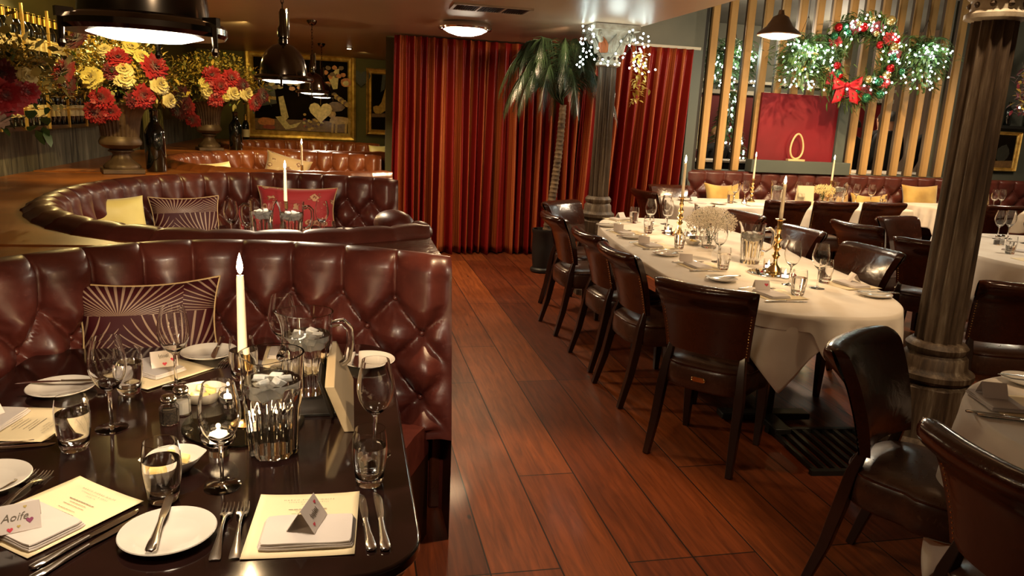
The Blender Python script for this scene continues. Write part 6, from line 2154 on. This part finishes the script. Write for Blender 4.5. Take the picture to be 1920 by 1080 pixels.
def basket(x, y, z, lab, seed, w_=.36, n=60, gold=True):
    t = empty('hanging_basket', (x, y, z), 0, lab, 'hanging basket')
    rnd = random.Random(seed)
    b = MB()
    for k in range(10):
        a = 2 * PI * k / 10
        b.tube([(.15 * math.cos(a) * math.cos(q), .15 * math.sin(a) * math.cos(q), -.15 * math.sin(q)) for q in [i * PI / 2 / 8 for i in range(9)]], .005, 5)
    b.tube([(.155 * math.cos(2 * PI * i / 24), .155 * math.sin(2 * PI * i / 24), 0) for i in range(24)], .010, 6, closed=True)
    b.ball((0, 0, -.17), .03, 8)
    b.build('wire_bowl', 'gold' if gold else 'black_trim', t)
    b = MB()
    for k in range(3):
        a = 2 * PI * k / 3
        b.tube([(.15 * math.cos(a), .15 * math.sin(a), 0), (0, 0, .42), (0, 0, ZH - z)], .0025, 4)
    b.build('chain', 'gunmetal', t)
    g = MB()
    for i in range(1500):
        a = rnd.uniform(0, 2 * PI)
        r_ = abs(rnd.gauss(0, w_ * .55))
        top = rnd.random() < .6
        zz = rnd.uniform(-.02, .16) - (r_ / w_) * .05 if top else -rnd.uniform(0, .42) * (.4 + .6 * rnd.random())
        if not top: r_ = w_ * rnd.uniform(.35, .85)
        p = Vector((r_ * math.cos(a), r_ * .45 * math.sin(a), zz))
        d = Vector((math.cos(a), math.sin(a) * .5, rnd.uniform(-.8, .5)))
        leaf_mesh(g, p, d, rnd.uniform(.05, .12), rnd.uniform(.012, .04), rnd.choice((0, 0, 1)), rnd=rnd)
    for k in range(12):
        a = 2 * PI * k / 12
        pts = [Vector((math.cos(a) * w_ * q * 1.1, math.sin(a) * w_ * .5 * q, .10 + .18 * math.sin(q * 2.2) - .15 * q * q)) for q in [i / 9 for i in range(10)]]
        for i in range(9):
            for s_ in (-1, 1):
                for kk in range(3):
                    p = pts[i].lerp(pts[i + 1], kk / 3)
                    leaf_mesh(g, p, Vector((-math.sin(a) * s_, math.cos(a) * s_, -.2)) + Vector((math.cos(a), math.sin(a), 0)) * .5, .07 * (1 - i / 12), .010, 0, rnd=rnd)
    o = g.build('trailing_ferns', ['fern', 'leaf'], t, angle=180)
    o['kind'] = 'stuff'
    pts = []
    for i in range(n):
        a = rnd.uniform(0, 2 * PI); r_ = w_ * rnd.uniform(.2, .95)
        zz = rnd.uniform(-.03, .12) if rnd.random() < .45 else -rnd.uniform(0, .40)
        pts.append(Vector((r_ * math.cos(a), -abs(r_ * .4 * math.sin(a)) - .06, zz)))
    bulbs_on(t, pts, .0105)
    point('basket_glow', (x, y - .25, z + .02), 5, .12, (.85, 1, .93))
basket(5.12, 8.10, 2.42, 'hanging basket of ferns and fairy lights in a gilt wire bowl left of the wreath', 41, n=88)
basket(6.74, 8.15, 2.50, 'hanging basket of ferns and fairy lights right of the wreath', 42, n=70, gold=False)
basket(4.72, 9.1, 2.42, 'lit fern basket seen through the leftmost slats', 43, n=70, gold=False, w_=.42)
# christmas tree beyond the slats
t = empty('christmas_tree', (5.68, 10.8, 0), 0, 'small lit christmas tree seen through the left slats', 'christmas tree')
rnd = random.Random(51); g = MB()
for i in range(1500):
    h = rnd.random() ** .8; a = rnd.uniform(0, 2 * PI); r_ = (.42 * (1 - h) + .03) * rnd.uniform(.5, 1)
    leaf_mesh(g, (r_ * math.cos(a), r_ * math.sin(a), .5 + 1.6 * h), (math.cos(a), math.sin(a), -.2), .12, .02, 0, rnd=rnd)
g.build('branches', 'leaf', t, angle=180)
MB().lathe([(.05, 0), (.04, .8), (.015, 2.0)], 10).build('trunk', 'trunk', t)
bulbs_on(t, [Vector(((.42 * (1 - h) + .03) * math.cos(a), -abs((.42 * (1 - h) + .03) * math.sin(a)) - .03, .5 + 1.6 * h)) for h, a in [(rnd.random(), rnd.uniform(0, 6.28)) for _ in range(80)]], .014)
# poster beyond the slats
t = empty('wall_picture', (5.10, 11.2, 1.6), 0, 'orange and yellow poster glimpsed through the leftmost slats', 'poster')
MB().box((0, 0, 0), (.60, .02, .80)).build('print', 'p_cream', t, smooth=False)
g = MB(); g.add([(x, -.012, z) for x, z in blob(0, .0, .22, .18, seed=4)], [tuple(range(10))]); g.add([(x, -.0125, z) for x, z in blob(-.05, -.2, .2, .14, seed=6)], [tuple(range(10))]); g.build('orange_shapes', 'p_orange', t, smooth=False)
MB().box((0, .2, -.6), (.3, .3, 2.0)).build('stand', 'black_trim', t, smooth=False)
# counter beyond the slats with cloth and glasses
t = empty('serving_counter', (5.0, 9.75, 0), 0, 'dark counter beyond the slats with white cloth edge', 'counter')
MB().box((0, 0, .55), (2.4, .4, 1.06)).build('body', 'black_trim', t, smooth=False)
MB().box((0, 0, 1.10), (2.4, .5, .03)).build('cloth_top', 'linen', t, bevel=.004)
for i, x in enumerate((4.55, 4.70, 5.05, 5.2, 5.55)): K['wine'].put((x, 9.70, 1.116), 0, ORD[i] + ' wine glass from the left on the counter beyond the left slats', 'glasses on the counter beyond the slats')
t = empty('dining_table', (7.3, 9.5, 0), 0, 'white clothed table beyond the right slats', 'table')
MB().box((0, 0, 1.02), (2.2, .7, .03)).build('tabletop', 'linen', t, bevel=.004)
MB().box((0, 0, .5), (.2, .3, 1.0)).build('pedestal', 'iron_base', t)
for i, x in enumerate((6.35, 6.52, 7.95, 8.12)): K['wine'].put((x, 9.3, 1.036), 0, ORD[i] + ' wine glass from the left on the table beyond the right slats', 'glasses on the table beyond the right slats')
K['slim'].put((6.78, 9.3, 1.036), 0, 'slim candlestick on the table beyond the right slats')
K['candle'].put((6.78, 9.3, 1.036 + .131), 0, 'lit candle beyond the right slats')
point('candle_light', (6.78, 9.25, 1.41), 4, .01, (1, .66, .34))
point('back_room_lamp', (7.6, 11.0, 2.7), 70, .1, WHITE)
point('back_room_lamp', (5.0, 9.6, 2.8), 45, .1, WHITE)

# ------------------------------------------------------------------ people beyond the slats
def person(x, y, rz, h, label, pose=0, hairm='hair_dark', suit='suit'):
    # one skinned body: pelvis root, spine, head, arms, legs
    J = [((0, 0, .52), (.155, .11)), ((0, .01, .62), (.145, .10)), ((0, .01, .72), (.175, .11)), ((0, 0, .80), (.15, .09)), ((0, 0, .845), (.055, .055)), ((0, -.01, .88), (.055, .06)), ((0, -.01, .925), (.075, .09)), ((0, -.01, .985), (.05, .06))]
    E_ = [(i, i + 1) for i in range(7)]
    for s_ in (-1, 1):
        o = len(J)
        J += [((s_ * .115, 0, .795), (.055, .055)), ((s_ * .135, .01, .64), (.042, .042)), ((s_ * .11, -.08, .53), (.033, .033)), ((s_ * .08, -.13, .50), (.022, .02))]
        E_ += [(3, o), (o, o + 1), (o + 1, o + 2), (o + 2, o + 3)]
    for s_ in (-1, 1):
        o = len(J)
        J += [((s_ * .05, 0, .47), (.085, .085)), ((s_ * .055, -.01, .27), (.05, .05)), ((s_ * .06, .01, .05), (.035, .035)), ((s_ * .065, -.07, .018), (.028, .02))]
        E_ += [(0, o), (o, o + 1), (o + 1, o + 2), (o + 2, o + 3)]
    me = bpy.data.meshes.new('tmp_body')
    me.from_pydata([tuple(c * h for c in j[0]) for j in J], E_, [])
    o = bpy.data.objects.new('tmp_body', me); C.objects.link(o)
    m = o.modifiers.new('skin', 'SKIN')
    for i, j in enumerate(J):
        me.skin_vertices[0].data[i].radius = (j[1][0] * h * .62, j[1][1] * h * .62)
        me.skin_vertices[0].data[i].use_root = (i == 0)
    sb = o.modifiers.new('sub', 'SUBSURF'); sb.levels = 2; sb.render_levels = 2
    dg = bpy.context.evaluated_depsgraph_get()
    body = bpy.data.meshes.new_from_object(o.evaluated_get(dg))
    bpy.data.objects.remove(o)
    body.materials.clear(); body.materials.append(M['flesh']); body.materials.append(M[suit])
    for p in body.polygons:
        c = p.center
        skin_ = c.z > .845 * h or (c.z < .52 * h and c.z > .47 * h and c.y < -.10 * h)
        p.material_index = 0 if skin_ else 1
        p.use_smooth = True
    b_ = bpy.data.objects.new('person', body); C.objects.link(b_)
    b_.location = (x, y, 0); b_.rotation_euler = (0, 0, rz)
    tag(b_, label, 'person')
    g = MB(); g.ball((0, .006 * h, .945 * h), .056 * h, 16, sz=(.98, 1.1, 1.0))
    g2 = MB()
    g2.grid(lambda u, v: (.057 * h * math.cos(PI * 2 * u) * math.sin(PI * (.02 + .58 * v)), .010 * h + .064 * h * math.sin(2 * PI * u) * math.sin(PI * (.02 + .58 * v)) + (.018 * h * v if True else 0), .935 * h + .062 * h * math.cos(PI * (.02 + .58 * v))), 20, 8, cu=True)
    g2.build('hair', hairm, b_, angle=180)
    # face features
    f = MB()
    for s_ in (-1, 1): f.ball((s_ * .020 * h, -.060 * h, .935 * h), .006 * h, 8)
    f.build('eyes', 'hair_dark', b_)
    f = MB(); f.ball((0, -.068 * h, .920 * h), .008 * h, 8, sz=(.8, 1, 1.5)); f.ball((0, -.058 * h, .900 * h), .011 * h, 8, sz=(1.2, .5, .35))
    for s_ in (-1, 1): f.ball((s_ * .052 * h, .0, .925 * h), .011 * h, 8, sz=(.4, .8, 1.3))
    f.build('face_features', 'flesh', b_)
    return b_
person(7.62, 10.5, PI, 1.80, 'person in a black suit, back turned, leftmost of the group beyond the slats')
person(8.06, 10.2, PI + .1, 1.92, 'person in a black suit, back turned, second from the left beyond the slats')
person(8.47, 10.9, PI, 1.93, 'person in a black suit, back turned, third in the group beyond the slats')
person(8.84, 10.2, PI - .1, 1.92, 'person in a black suit, back turned, fourth in the group beyond the slats')
person(9.25, 10.7, PI, 1.82, 'person in a black suit at the right end of the group beyond the slats')
person(5.22, 10.15, 0.1, 1.58, 'fair-haired person facing us, glimpsed through the left slats', hairm='hair_blond')
person(6.15, 10.25, -.1, 1.60, 'dark-clothed person facing us beside the little tree beyond the slats', hairm='hair_blond')
